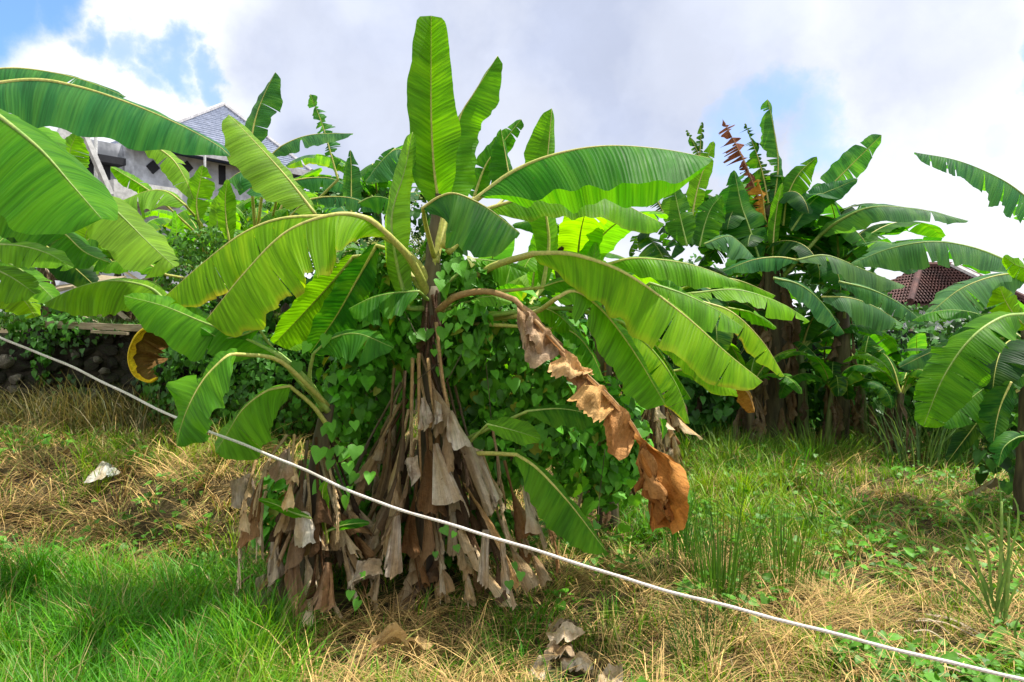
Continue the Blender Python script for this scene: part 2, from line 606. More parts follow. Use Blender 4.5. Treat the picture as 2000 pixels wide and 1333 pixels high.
stones = [stone_mesh(40 + i, M_STONE) for i in range(6)]
pales = [stone_mesh(60 + i, M_STONEPALE) for i in range(3)]
r = np.random.default_rng(5)
z = .42
while z < TOP - .02:
    x = -6.1 + r.uniform(0, .2)
    rowh = r.uniform(.12, .22)
    while x < -1.8:
        wd = r.uniform(.16, .42)
        if r.random() < .9:
            o = link('stone', stones[r.integers(6)] if r.random() < .99 else pales[r.integers(3)], wall,
                     (x + wd / 2 + 4.5, .0 - .05 * r.random() + .05 * (z - .8), z + rowh / 2 - .3 + r.uniform(-.03, .03)))
            o.scale = (wd / 2 * 1.02, .052, rowh / 2 * r.uniform(.9, 1.2))
            o.rotation_euler = (r.uniform(-.2, .2), r.uniform(-.3, .3), r.uniform(-.3, .3))
        x += wd
    z += rowh
for px, py, s in ((12, 705, .10), (30, 740, .085), (25, 760, .07), (146, 692, .06), (192, 703, .05), (205, 725, .055), (48, 795, .05)):
    p = at(px, py, WALLY - .05)
    o = link('stone', pales[r.integers(3)], wall, tuple(p - np.array(wall.location)))
    o.scale = (s, .07, s * .8)
    o.rotation_euler = (0, r.uniform(-1, 1), 0)

# ------------------------------------------------------------------ grey house at the left
HD = 24.0


def hp(px, py, d=HD):
    return at(px, py, d)


def house_part(root, name, parts, mat, smooth=False):
    v, f = join(parts) if isinstance(parts, list) else parts
    return link(name, mesh_from(name, np.asarray(v) - np.array(root.location), f, mat, smooth), root)


def slab_px(x0, x1, y0, y1, d, thick):
    a, b = hp(x0, y0, d), hp(x1, y1, d)
    c = (a + b) / 2
    return box((c[0], d + thick / 2, c[2]), (abs(b[0] - a[0]), thick, abs(a[2] - b[2])))


b0 = hp(300, 640)
house = thing('grey_house', 'unfinished grey plastered house with hipped slate blue roof behind the left leaves', 'house', (b0[0], HD, float(terr(b0[0], HD))))
ER = hp(609, 338, HD)                                   # right eave corner
ze = ER[2]
dl = (630 - 338) / (630 - 250.0) * HD                  # same height seen higher up, so nearer
EL = at(160, 250, dl)
EL[2] = ze
ex = unit(ER - EL)                                      # along the eave, away to the right
en = np.array([ex[1], -ex[0], 0.0])                     # out of the facade, towards the garden
apex = at(437, 207, HD + 3.0)


def fac(px, py, out=0.0):
    """point of the facade plane (out metres in front of it) seen at px, py"""
    v = view_dir(px, py)
    p0 = EL - en * .8 + en * out
    k = ((p0 - np.array([0, 0, CAMH])) @ en) / (v @ en)
    return np.array([0, 0, CAMH]) + v * k


frz = math.atan2(ex[1], ex[0])


def fbox(x0, x1, y0, y1, out, thick):
    """box on the facade covering the photo region at its left-top and right-bottom corner"""
    a, b = fac(x0, y0, out), fac(x1, y1, out)
    t_ = fac(x0, y1, out)
    u0, u1 = (a - EL) @ ex, (b - EL) @ ex
    c = EL + ex * (u0 + u1) / 2 - en * .8 + en * (out - thick / 2)
    c[2] = (a[2] + t_[2]) / 2
    return box(c, (abs(u1 - u0), thick, abs(a[2] - t_[2])), rz=frz)


def run(u0, u1, z0, z1, out, thick):
    c = EL + ex * (u0 + u1) / 2 - en * .8 + en * (out - thick / 2)
    c[2] = (z0 + z1) / 2
    return box(c, (u1 - u0, thick, z1 - z0), rz=frz)


ulen = np.linalg.norm(ER - EL)
zt = float(terr(-8, 20))
house_part(house, 'wall', run(-3.0, ulen - .9, zt - .3, ze - .06, 0, 6.0), M_PLASTER)
house_part(house, 'pier', fbox(243, 262, 276, 368, .10, .097), M_PLASTER)
house_part(house, 'balcony_slab', fbox(222, 356, 350, 388, 1.0, .9), M_PALEPL)
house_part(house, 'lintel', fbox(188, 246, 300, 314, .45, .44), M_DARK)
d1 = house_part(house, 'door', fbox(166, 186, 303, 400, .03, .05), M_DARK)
house_part(house, 'door_frame', [fbox(162.5, 165.7, 301, 400, .06, .08), fbox(186.3, 189, 301, 400, .06, .08)], M_WHITE)
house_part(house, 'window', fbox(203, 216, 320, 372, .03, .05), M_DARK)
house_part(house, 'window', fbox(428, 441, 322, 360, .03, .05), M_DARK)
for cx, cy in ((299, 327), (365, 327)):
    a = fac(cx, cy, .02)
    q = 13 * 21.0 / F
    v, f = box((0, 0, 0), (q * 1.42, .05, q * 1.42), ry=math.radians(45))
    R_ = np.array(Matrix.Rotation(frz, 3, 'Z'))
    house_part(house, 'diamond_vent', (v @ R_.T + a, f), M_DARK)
for pts, rr in (([(187, 258), (187, 385)], .04), ([(400, 292), (400, 360)], .035)):
    V, f = tube([fac(*p, 1.05) for p in pts], rr, 8)
    house_part(house, 'post', (V, f), M_WHITE)
for pts, wd in (([(160, 252), (216, 380)], .15), ([(136, 236), (88, 330)], .28)):
    a, b = fac(*pts[0], 1.2), fac(*pts[1], 1.2)
    V, f = tube([a, (a + b) / 2, b], wd / 2 * 1.2, 4)
    house_part(house, 'brace', (V, f), M_PALEPL)
# hipped roof with separate courses
ELx = EL + ex * ((fac(272, 266, .8) - EL) @ ex)
corn = [ELx, ER, ER - en * 9.0, ELx - en * 9.0]
parts = []
NC = 26
for k in range(4):
    a, b = corn[k], corn[(k + 1) % 4]
    for j in range(NC):
        s0, s1 = j / NC, (j + 1) / NC
        A0, B0 = a + (apex - a) * s0, b + (apex - b) * s0
        A1, B1 = a + (apex - a) * s1, b + (apex - b) * s1
        up = np.array([0, 0, .05])
        parts.append((np.array([A0 + up, B0 + up, B1, A1, A0, B0]), [(0, 1, 2, 3), (4, 5, 1, 0)]))
rf = house_part(house, 'roof', parts, M_ROOFB)
rf['kind'] = 'stuff'
c4 = np.array(corn) - np.array([0, 0, .05])
house_part(house, 'soffit', (c4, [(3, 2, 1, 0)]), M_BLUE)
parts = []
for k in range(4):
    a, b = corn[k], corn[(k + 1) % 4]
    dd = b - a
    parts.append(box((a + b) / 2 + np.array([0, 0, -.05]), (np.linalg.norm(dd) + .06, .05, .2), rz=math.atan2(dd[1], dd[0])))
house_part(house, 'fascia', parts, M_TRIM)
for k in range(2):
    V, f = tube([corn[k] + np.array([0, 0, .06]), apex + np.array([0, 0, .06])], .075, 6)
    house_part(house, 'hip_ridge', (V, f), M_TRIM)

# ------------------------------------------------------------------ red tiled house at the right
RD = 22.0
rb = at(1840, 630, RD)
red = thing('red_roof_house', 'low house with weathered red clay tile roof behind the right leaves', 'house', (rb[0], RD + 2, 0))
r0, r1 = at(1798, 525, RD + 2.2), at(1862, 522, RD + 2.2)
zr = (r0[2] + r1[2]) / 2
zeave = zr - 1.25
cx0, cx1, cy0, cy1 = r0[0] - 1.5, r1[0] + 1.0, RD, RD + 4.4
v0, v1 = np.array([r0[0], RD + 2.2, zr]), np.array([r1[0], RD + 2.2, zr])
cc = [np.array([cx0, cy0, zeave]), np.array([cx1, cy0, zeave]), np.array([cx1, cy1, zeave]), np.array([cx0, cy1, zeave])]
parts = []


def tile_plane(a, b, c, d, nu, nv):
    """courses of rounded tiles on the quad a,b (eave) - d,c (ridge)"""
    for j in range(nv):
        s0, s1 = j / nv, (j + 1) / nv
        A0, B0 = a + (d - a) * s0, b + (c - b) * s0
        A1, B1 = a + (d - a) * s1, b + (c - b) * s1
        m = max(2, int(nu * np.linalg.norm(B0 - A0) / np.linalg.norm(b - a)))
        V, f = [], []
        for i in range(m * 3 + 1):
            h = (0.0, .075, .055)[i % 3] + rng.uniform(0, .008)
            u = i / (m * 3)
            V += [A0 + (B0 - A0) * u + np.array([0, 0, h + .05]), A1 + (B1 - A1) * u + np.array([0, 0, h])]
        for i in range(m * 3):
            f.append((2 * i, 2 * i + 2, 2 * i + 3, 2 * i + 1))
        parts.append((np.array(V), f))


tile_plane(cc[0], cc[1], v1, v0, 34, 13)
tile_plane(cc[1], cc[2], v1, v1 + np.array([0, .001, 0]), 24, 13)
tile_plane(cc[2], cc[3], v0, v1, 34, 13)
tile_plane(cc[3], cc[0], v0, v0 + np.array([0, .001, 0]), 24, 13)
for q in ((cc[0], cc[1], v1, v0), (cc[2], cc[3], v0, v1), (cc[1], cc[2], v1), (cc[3], cc[0], v0)):
    parts.append((np.array(q) - np.array([0, 0, .012]), [tuple(range(len(q)))]))
ro = house_part(red, 'roof', parts, M_ROOFR)
ro['kind'] = 'stuff'
parts = []
for a, b in ((v0, v1), (cc[1], v1), (cc[0], v0)):
    parts.append(tube([a + np.array([0, 0, .10]), b + np.array([0, 0, .10])], .10, 7))
house_part(red, 'ridge_cap', parts, M_ROOFR)
house_part(red, 'ridge_mortar', tube([cc[1] + (v1 - cc[1]) * .62 + np.array([-.12, -.1, .10]), v1 + np.array([-.1, -.1, .1])], .09, 6), M_PALEPL)
house_part(red, 'wall', box(((cx0 + cx1) / 2, RD + 2.2, zeave / 2), (cx1 - cx0 - .8, 3.6, zeave)), M_PLASTER)

# dark shade-cloth fence behind the right plants
fx0, fx1 = at(1480, 700, 12.6)[0], at(2250, 700, 12.6)[0]
fence = thing('cloth_fence', 'dark shade cloth fence in the gap between right banana stems', 'fence', ((fx0 + fx1) / 2, 12.6, 0))
V = []
xs = np.linspace(fx0, fx1, 60)
for zz in (0.0, .7, 1.55):
    for x in xs:
        V.append((x - fence.location.x, .08 * math.sin(x * 2.1) + .03 * math.sin(x * 7 + zz), zz))
n = 60
f = [(j * n + i, j * n + i + 1, (j + 1) * n + i + 1, (j + 1) * n + i) for j in range(2) for i in range(n - 1)]
link('cloth', mesh_from('cloth', V, f, M_NET), fence)
for x in np.linspace(fx0, fx1, 6):
    link('post', mesh_from('post', *tube([(0, .14, -.2), (0, .14, 1.7)], .035, 7), M_STEM), fence, (x - fence.location.x, 0, 0))

# ------------------------------------------------------------------ leaves


def interp(arr, t):
    n = len(arr) - 1
    x = np.clip(t, 0, 1) * n
    i = np.minimum(x.astype(int), n - 1)
    f = (x - i)[..., None]
    return arr[i] * (1 - f) + arr[i + 1] * f


def blade(P, Lv, Rv, seed=0, tears=4, ruffle=.05, sag=.06, gap=.10, jit=.12, arch=.06, NTt=44, M=5, flip=False, ragged=.03):
    """leaf blade with two halves; P midrib points, Lv / Rv half-width vectors along it"""
    r = np.random.default_rng(seed)
    T = unit(np.gradient(P, axis=0))
    length = np.linalg.norm(np.diff(P, axis=0), axis=1).sum()
    Nn = unit(np.cross(T, unit(Lv - Rv)))
    V, Fc, UV = [], [], []
    off = 0
    for s, H in ((1, Lv), (-1, Rv)):
        nt = r.poisson(tears) if tears > 0 else 0
        cuts = np.sort(r.uniform(.06, .95, nt)) if nt else np.array([])
        keep = [0.0]
        for c in cuts:
            if c - keep[-1] > .012:
                keep.append(c)
        keep.append(1.0)
        hl = np.linalg.norm(H, axis=1)
        ph = r.uniform(0, 6.28)
        fr = r.uniform(12, 22)
        for a, b in zip(keep[:-1], keep[1:]):
            ns = max(2, int(math.ceil((b - a) * NTt)) + 1)
            t = np.linspace(a, b, ns)
            v = np.linspace(0, 1, M + 1)
            tt, vv = np.meshgrid(t, v, indexing='ij')
            g = gap * r.uniform(.2, 1.8) if len(keep) > 2 else 0.0
            te = tt + ((a + b) / 2 - tt) * g * vv ** 1.3
            p = interp(P, te)
            h = interp(H, te)
            nn = interp(Nn, te)
            mag = interp(hl[:, None], te)[..., 0]
            jw = 1 + r.normal() * ragged
            edge = 1 + ragged * 1.3 * np.sin(te * fr * 2.7 + ph * 2) * vv + ragged * r.normal(size=ns)[:, None] * .5 * vv
            jn = r.normal() * jit
            wav = ruffle * (np.sin(te * fr + ph) + .6 * np.sin(te * fr * 2.3 + ph * 1.7)) * vv ** 1.6
            q = (p + h * (vv * jw * edge)[..., None]
                 + nn * (mag * (wav + jn * vv ** 2 + arch * np.sin(math.pi * np.minimum(vv * 1.05, 1))))[..., None])
            q[..., 2] -= mag * sag * vv ** 2
            V.append(q.reshape(-1, 3))
            UV.append(np.stack([(tt * length).ravel(), (s * vv).ravel()], 1))
            i = np.arange(ns - 1)[:, None] * (M + 1) + np.arange(M)[None]
            i = i.ravel() + off
            quad = np.stack([i, i + M + 1, i + M + 2, i + 1], 1)
            if (s == -1) != flip:
                quad = quad[:, ::-1]
            Fc.append(quad)
            off += ns * (M + 1)
    return np.vstack(V), np.vstack(Fc), np.vstack(UV)


PAL = {
    'G': (.066, .225, .010), 'D': (.024, .125, .016), 'Y': (.150, .325, .005), 'L': (.105, .285, .012),
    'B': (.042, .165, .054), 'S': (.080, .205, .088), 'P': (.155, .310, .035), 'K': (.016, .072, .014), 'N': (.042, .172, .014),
}


def add_leaf(plant, P, Lv, Rv, col='G', age=0.0, pet=None, rib=1.0, seed=None, name='leaf', mat=None, ribmat=None, **kw):
    seed = int(rng.integers(1e6)) if seed is None else seed
    r = np.random.default_rng(seed + 9)
    c = np.array(PAL[col] if isinstance(col, str) else col)
    c = np.clip(c * r.uniform(.86, 1.16) * np.array([r.uniform(.88, 1.14), 1, r.uniform(.9, 1.1)]), 0, .8)
    base = P[0]
    V, fc, uv = blade(P, Lv, Rv, seed, **kw)
    pl = np.array(plant.location)
    o = link(name, mesh_from(name, V - base, fc, mat or M_LEAF, True, uv), plant, tuple(base - pl), (c[0], c[1], c[2], age))
    # midrib with petiole, a tapering tube just under the blade
    path = np.vstack([np.asarray(pet)[:-1], P]) if pet is not None else P
    n = len(path)
    L = np.linalg.norm(np.diff(P, axis=0), axis=1).sum()
    r0 = (.003 + .0062 * L) * rib
    npet = n - len(P)
    rad = np.concatenate([np.linspace(r0 * 2.3, r0 * 1.6, npet), r0 * (.14 + 1.46 * np.linspace(1, 0, len(P)) ** 1.6)])
    tv, tf = tube(path - np.array([0, 0, 1.0]) * (rad * .55)[:, None], rad, 7)
    link('midrib', mesh_from('midrib', tv - base, tf, ribmat or (M_RIB if r.random() < .6 else M_RIB_GREEN), True), o)
    return o


def prof(w, n):
    """half widths at n samples from a list of stations"""
    w = np.atleast_1d(np.asarray(w, float))
    if len(w) == 1:
        x = np.linspace(0, 1, n)
        s = np.clip(.35 + x * 4.2, 0, 1) * np.sqrt(np.clip(1 - np.clip((x - .55) / .46, 0, 1) ** 2.6, 0, 1))
        return w[0] * s
    x = np.linspace(0, len(w) - 1, n)
    i = np.minimum(x.astype(int), len(w) - 2)
    f = x - i
    f = f * f * (3 - 2 * f)
    return w[i] * (1 - f) + w[i + 1] * f


CROWN = {}                      # distance of a plant's crown, where its leaf stalks start


def PL(plant, mid, wl, wr, d, col='G', age=0.07, W=None, sl=1, sr=1, pet=None, petd=None, N=40, endr=.05, **kw):
    """leaf traced on the photograph: mid = midrib points base to tip, wl / wr = half widths seen to the left and
    right of the way it runs, W = its true half width; d = distances along it. What the view foreshortens goes in depth."""
    mid = np.asarray(mid, float)
    dd = np.interp(np.linspace(0, 1, len(mid)), np.linspace(0, 1, len(np.atleast_1d(d))), np.atleast_1d(d))
    q = spline(np.column_stack([mid, dd * 100]), N)
    q[:, 2] /= 100
    P = np.array([at(*row) for row in q])
    t2 = unit(np.gradient(q[:, :2], axis=0))
    left = np.column_stack([t2[:, 1], -t2[:, 0]])
    a, b = prof(wl, N), prof(wr, N)
    x = np.linspace(0, 1, N)
    tipr = np.sqrt(np.clip(1 - np.clip((x - (1 - endr)) / endr, 0, 1) ** 2, 0, 1)) * np.clip(.3 + x / .03, 0, 1)
    Wd = prof(W, N) if W is not None else np.maximum(np.abs(a), np.abs(b)) * 1.06
    px = q[:, 2] / F
    out = []
    for ww, sg, s in ((a, 1, sl), (b, -1, sr)):
        img = left * (sg * ww * tipr)[:, None]
        dep = s * np.sqrt(np.clip((Wd * tipr) ** 2 - (ww * tipr) ** 2, 0, None))
        out.append(np.column_stack([img[:, 0] * px, dep * px, -img[:, 1] * px]))
    if pet is not None:
        pd = np.linspace(petd[0] if petd else CROWN.get(plant.name, plant.location.y if abs(plant.location.y - dd[0]) < 1.0 else dd[0] + .05), dd[0], len(pet) + 1)
        pp = np.array([at(x_, y_, z_) for (x_, y_), z_ in zip(list(pet) + [tuple(mid[0])], pd)])
        pet = spline(pp, 12)
    return add_leaf(plant, P, out[0], out[1], col, age, pet, **kw)


def param_leaf(base, az, el, length, hw, droop, fold, roll=0.0, N=26):
    """midrib and half-width vectors of a leaf in its own arching shape"""
    s = np.linspace(0, 1, N)
    e = el - droop * s ** 1.4
    step = length / (N - 1)
    dx = np.cos(e) * step
    dz = np.sin(e) * step
    a = az + .25 * math.sin(az * 7) * s
    P = np.cumsum(np.column_stack([np.cos(a) * dx, np.sin(a) * dx, dz]), axis=0) + base
    T = unit(np.gradient(P, axis=0))
    side = unit(np.cross(np.array([0, 0, 1.0]), T) + 1e-6)
    Nn = np.cross(T, side)
    wv_ = prof(hw, N)[:, None]
    c, sn = math.cos(roll), math.sin(roll)
    sd, nn = side * c + Nn * sn, Nn * c - side * sn
    fl = fold
    return P, (sd * math.cos(fl) - nn * math.sin(fl)) * wv_, (-sd * math.cos(fl) - nn * math.sin(fl)) * wv_


def stem(plant, pts, r0, r1, mat=M_STEM, name='pseudostem', n=18):
    P = spline(np.asarray(pts, float), n)
    V, f = tube(P, np.linspace(r0, r1, n) * (1 + .06 * np.sin(np.arange(n) * 1.9)), 12)
    pl = np.array(plant.location)
    return link(name, mesh_from(name, V - pl, f, mat), plant)


def sheet(plant, top, bot, seed, col, bulge=.04, wrinkle=.012, name='dead_leaf', N=14, M=9):
    """dry leaf panel lofted from its top edge to its bottom edge"""
    r = np.random.default_rng(seed)
    A, B = spline(np.asarray(top, float), N), spline(np.asarray(bot, float), N)
    B = B + r.normal(size=(N, 1)) * .006
    u = np.linspace(0, 1, N)[:, None, None]
    v = np.linspace(0, 1, M)[None, :, None]
    V = A[:, None] * (1 - v) + B[:, None] * v
    across = unit(B[-1] - B[0] + A[-1] - A[0] + 1e-6)
    down = unit((B - A).mean(0))
    nn = unit(np.cross(across, down))
    if nn[1] > 0:
        nn = -nn
    ph = r.uniform(0, 6.28, 4)
    w_ = bulge * np.sin(math.pi * u) * (.3 + v) + wrinkle * (np.sin(u * 9 + v * 3 + ph[0]) + .7 * np.sin(v * 8 - u * 5 + ph[1]) + .5 * np.sin(u * 17 + ph[2]) * v)
    V = V + nn * (w_ + .004 * r.normal(size=(N, M, 1)))
    L = np.linalg.norm((B - A).mean(0))
    i = (np.arange(N - 1)[:, None] * M + np.arange(M - 1)[None]).ravel()
    Fc = np.stack([i, i + M, i + M + 1, i + 1], 1)
    uv = np.stack([(np.broadcast_to(u, (N, M, 1)) * L).ravel(), np.broadcast_to(v, (N, M, 1)).ravel()], 1)
    V = V.reshape(-1, 3)
    base = V[0].copy()
    c = np.array(col) * r.uniform(.9, 1.1)
    return link(name, mesh_from(name, V - base, Fc, M_DEAD, True, uv), plant, tuple(base - np.array(plant.location)), (c[0], c[1], c[2], 1))


def drape(plant, a, b, width, seed, col=None, stalk=.3, name='dead_leaf'):
    """furled dead leaf: a thin stalk opening into one to three folded cones"""
    r = np.random.default_rng(seed)
    a, b = np.asarray(a, float), np.asarray(b, float)
    L = np.linalg.norm(b - a)
    mid = (a + b) / 2 + r.normal(size=3) * .05 * L
    path = spline([a, mid, b], 30)
    c = np.array(col if col is not None else DRYC[r.integers(len(DRYC))]) * r.uniform(.7, 1.25)
    width = width * r.choice([.40, .55, .75, 1.0, 1.3])
    V, Fc, UV, off = [], [], [], 0
    cones = 1 if L < .4 else r.integers(2, 4)
    st = np.linspace(stalk, .62, cones) if cones > 1 else [stalk * .6]
    for q, s0 in enumerate(st):
        s1 = min(1.0, s0 + (1 - stalk) / cones * r.uniform(1.0, 1.35)) if q < cones - 1 else 1.0
        N, M = 12, 12
        t = np.linspace(0, 1, N)
        span = r.uniform(1.5, 4.4)
        a0 = r.uniform(-math.pi, 0) - span / 2 + .0
        th = np.linspace(0, span, M)
        tt, hh = np.meshgrid(t, th, indexing='ij')
        cut = 1 - r.uniform(.0, .35) * (hh / span if r.random() < .5 else 1 - hh / span) - .06 * np.abs(np.sin(hh * r.uniform(2, 5) + r.uniform(0, 6)))
        lt = s0 + (s1 - s0) * tt * cut
        p = interp(path, lt)
        tw = r.uniform(-.9, .9)
        wd = width * r.uniform(.7, 1.25)
        curl_ = r.uniform(-.25, .55)
        rad = wd * (.10 + .9 * (tt * cut) ** r.uniform(.6, 1.0)) * (1 - curl_ * np.clip(tt - .6, 0, 1)) * (1 + .22 * np.sin(hh * r.uniform(2, 4.5) + tt * 3 + r.uniform(0, 6))) * (.55 + .45 * hh / span)
        an = a0 + hh + tw * tt
        V.append((p + np.stack([np.cos(an) * rad, np.sin(an) * rad * .8, -.02 * np.sin(an * 2) * tt], -1) + r.normal(size=p.shape) * .0016).reshape(-1, 3))
        UV.append(np.stack([(hh * wd).ravel(), tt.ravel()], 1))
        i = (np.arange(N - 1)[:, None] * M + np.arange(M - 1)[None]).ravel() + off
        Fc.append(np.stack([i, i + M, i + M + 1, i + 1], 1))
        off += N * M
    tv, tf = tube(path, np.linspace(.010, .003, 30), 5, cap=False)
    V.append(tv)
    UV.append(np.column_stack([np.arange(len(tv)) * .002, np.zeros(len(tv))]))
    Fc.append(np.array(tf) + off)
    V = np.vstack(V)
    return link(name, mesh_from(name, V - a, np.vstack(Fc), M_DEAD, True, np.vstack(UV)), plant, tuple(a - np.array(plant.location)), (c[0], c[1], c[2], 1))


DRYC = [(.70, .56, .36), (.44, .32, .19), (.82, .70, .50), (.62, .48, .30), (.32, .18, .08), (.68, .49, .27), (.20, .13, .075)]


def dead_leaf(plant, P, width, seed, col=None, name='dead_leaf', N=22, twist=2.5, flare=.8, tearn=3):
    """shrivelled leaf folded along its rib, hanging; P base to tip"""
    r = np.random.default_rng(seed)
    P = spline(np.asarray(P, float), N)
    T = unit(np.gradient(P, axis=0))
    a0 = r.uniform(0, 6.28)
    tw = r.uniform(-twist, twist)
    x = np.linspace(0, 1, N)
    ref = unit(np.cross(T, np.array([.2, .9, .1])))
    bi = np.cross(T, ref)
    ang = a0 + tw * x + .5 * np.sin(x * 9 + a0)
    wv_ = width * np.clip(.18 + flare * np.sin(np.clip(x * 1.15, 0, 1) * math.pi * .62) ** 1.3, .1, 1.2) * (1 + .22 * np.sin(x * 13 + a0)) * (1 + .12 * r.normal(size=N))
    op = r.uniform(.35, 1.25) + .35 * np.sin(x * 7 + a0 * 2)         # opening of the fold
    da, db = ang - op, ang + op
    Lv = (ref * np.cos(da)[:, None] + bi * np.sin(da)[:, None]) * wv_[:, None]
    Rv = (ref * np.cos(db)[:, None] + bi * np.sin(db)[:, None]) * wv_[:, None] * r.uniform(.5, 1.1)
    V, fc, uv = blade(P, Lv, Rv, seed, tears=tearn, ruffle=.16, sag=.35, gap=.22, jit=.30, arch=r.uniform(-.25, .25), NTt=26, M=5, ragged=.05)
    V = V + .012 * width * r.normal(size=V.shape)
    c = np.array(col if col is not None else DRYC[r.integers(len(DRYC))]) * r.uniform(.8, 1.15)
    base = P[0]
    return link(name, mesh_from(name, V - base, fc, M_DEAD, True, uv), plant, tuple(base - np.array(plant.location)), (c[0], c[1], c[2], 1))


def banana(label, px, d, group='banana plants'):
    b = ground_pt(px, d)
    if b[0] < TX1 - .1 and d > WALLY + .1:
        b[2] = terr(b[0], d)
    return thing('banana_plant', label, 'banana plant', tuple(b), group)


# ================================================================== the tall plant in the middle
M1 = banana('tall central banana plant with upright topmost leaf and dead leaf skirt', 830, 4.45)
stem(M1, [np.array(M1.location) - (0, 0, .1), at(838, 950, 4.45), at(846, 760, 4.45), at(842, 560, 4.45)], .12, .055)
stem(M1, [at(842, 570, 4.45), at(848, 470, 4.5), at(858, 380, 4.5)], .055, .03, M_STEM)
for i in range(9):
    a_ = i * .7
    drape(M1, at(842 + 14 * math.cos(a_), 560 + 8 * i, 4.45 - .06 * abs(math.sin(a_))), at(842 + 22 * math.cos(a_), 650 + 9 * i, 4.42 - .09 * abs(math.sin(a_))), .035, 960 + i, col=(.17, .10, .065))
CR = [(842, 560)]
PL(M1, [(862, 420), (850, 350), (844, 280), (842, 210), (842, 120), (842, 31)], [14, 38, 36, 43, 33, 24], [16, 44, 58, 46, 38, 28], [4.5, 4.45], 'G', sl=-1, sr=-1, W=[18, 55, 62, 52, 42, 32], pet=[(846, 520)], tears=0, seed=3, jit=.03, ragged=.012, ruffle=.03, sag=0)
PL(M1, [(872, 420), (884, 330), (896, 235), (930, 175), (972, 109)], [5, 16, 10, 3, 2], [25, 46, 42, 50, 22], [4.6, 4.75], 'G', W=[25, 52, 52, 52, 22], pet=[(850, 510)], tears=0, seed=4, ruffle=.06)
PL(M1, [(798, 600), (776, 520), (765, 425), (790, 335), (806, 258)], [12, 24, 19, 24, 14], [14, 24, 36, 16, 8], [4.35, 4.3], 'P', W=[12, 32, 40, 34, 16], pet=[(836, 600)], tears=0, seed=5, ragged=.015)
PL(M1, [(1000, 372), (993, 335), (986, 295), (978, 252)], [38, 42, 30, 8], [8, 10, 6, 2], [4.9, 5.0], 'N', W=[38, 44, 32, 10], pet=[(900, 470)], tears=0, seed=6)
PL(M1, [(925, 385), (950, 320), (985, 275), (1018, 233)], [12, 24, 20, 8], [16, 20, 18, 12], [5.1, 5.2], 'N', pet=[(880, 470)], tears=1, seed=7)
PL(M1, [(935, 383), (1000, 335), (1080, 302), (1180, 285), (1290, 291), (1392, 310)], [-6, -60, -90, -88, -90, -20], [10, 64, 80, 76, 74, 16], [4.35, 4.25, 4.2], 'N', W=[20, 76, 100, 104, 100, 34], sl=1, sr=-1, pet=[(866, 480), (890, 420)], tears=0, seed=8, ruffle=.07, ragged=.015)
PL(M1, [(935, 385), (1080, 330), (1180, 318), (1290, 322), (1392, 314)], [-5, -5, -5, -5, -3], [6, 50, 52, 44, 8], [4.5, 4.4], 'Y', W=[20, 60, 62, 58, 20], sl=1, sr=1, tears=0, seed=88, ruffle=.07, rib=.3) if False else None
PL(M1, [(955, 405), (1030, 385), (1110, 372), (1190, 386), (1260, 420), (1298, 438)], [2, 4, 5, 5, 4, 2], [18, 46, 56, 50, 44, 28], [4.6, 4.55], 'L', W=[20, 56, 68, 66, 54, 30], sl=1, sr=-1, pet=[(875, 490)], tears=1, seed=9, age=.15)
PL(M1, [(826, 405), (858, 384), (892, 378), (950, 405), (1016, 456)], [2, 3, 4, 4, 3], [24, 84, 110, 106, 70], [4.0, 3.85, 3.9], 'D', W=[30, 94, 120, 116, 80], sl=1, sr=-1, pet=[(848, 500), (832, 440)], tears=1, seed=10, ruffle=.05)
PL(M1, [(1040, 493), (1120, 496), (1220, 532), (1330, 610), (1420, 690), (1490, 746)], [4, 9, 10, 10, 8, 4], [20, 62, 82, 84, 74, 34], [4.3, 4.05, 3.95], 'Y', W=[24, 70, 92, 94, 82, 40], sl=1, sr=-1, pet=[(855, 590), (900, 560), (960, 518)], petd=[4.7], tears=3, gap=.03, seed=11, age=.22, jit=.06)
PL(M1, [(1084, 582), (1125, 568), (1180, 610), (1240, 690), (1300, 792)], [2, 6, 16, 14, 8], [18, 50, 62, 64, 42], [4.15, 4.05], 'L', W=[20, 60, 72, 72, 48], sl=1, sr=-1, pet=[(860, 640), (960, 620), (1040, 610)], petd=[4.8], tears=1, seed=12)
PL(M1, [(1215, 628), (1280, 690), (1325, 760), (1347, 828)], [4, 5, 5, 3], [24, 44, 48, 14], [4.5, 4.4], 'Y', W=[24, 50, 52, 18], sl=1, sr=-1, tears=2, seed=13, age=.5, pet=[(900, 620), (1100, 600)])
PL(M1, [(760, 458), (715, 424), (650, 418), (560, 452), (480, 530), (402, 626)], [16, 76, 100, 110, 108, 66], [4, 5, 5, 5, 4, 3], [4.1, 3.9, 3.8], 'Y', W=[22, 84, 112, 122, 118, 74], sl=-1, sr=1, pet=[(835, 575), (822, 540), (800, 500)], tears=4, gap=.02, seed=14, age=.25, jit=.07, ruffle=.06, rib=1.2)
PL(M1, [(690, 425), (620, 421), (540, 428), (470, 458), (395, 515), (312, 588)], [14, 60, 86, 96, 82, 36], [3, 4, 4, 4, 3, 2], [4.3, 4.2, 4.1], 'Y', W=[20, 68, 92, 104, 92, 40], sl=-1, sr=1, pet=[(838, 560), (815, 510), (745, 455)], tears=6, gap=.02, seed=15, age=.42, jit=.07)
PL(M1, [(818, 568), (770, 572), (725, 582), (680, 604)], [16, 58, 60, 26], [2, 3, 3, 2], [4.25, 4.15], 'N', W=[20, 64, 66, 30], sl=-1, sr=1, tears=1, seed=17, pet=[(842, 590)])
PL(M1, [(735, 478), (700, 540), (655, 620), (606, 690)], [10, 34, 40, 22], [10, 30, 32, 16], [4.5, 4.4], 'D', sl=1, sr=-1, tears=0, seed=18, pet=[(840, 580), (790, 500)])
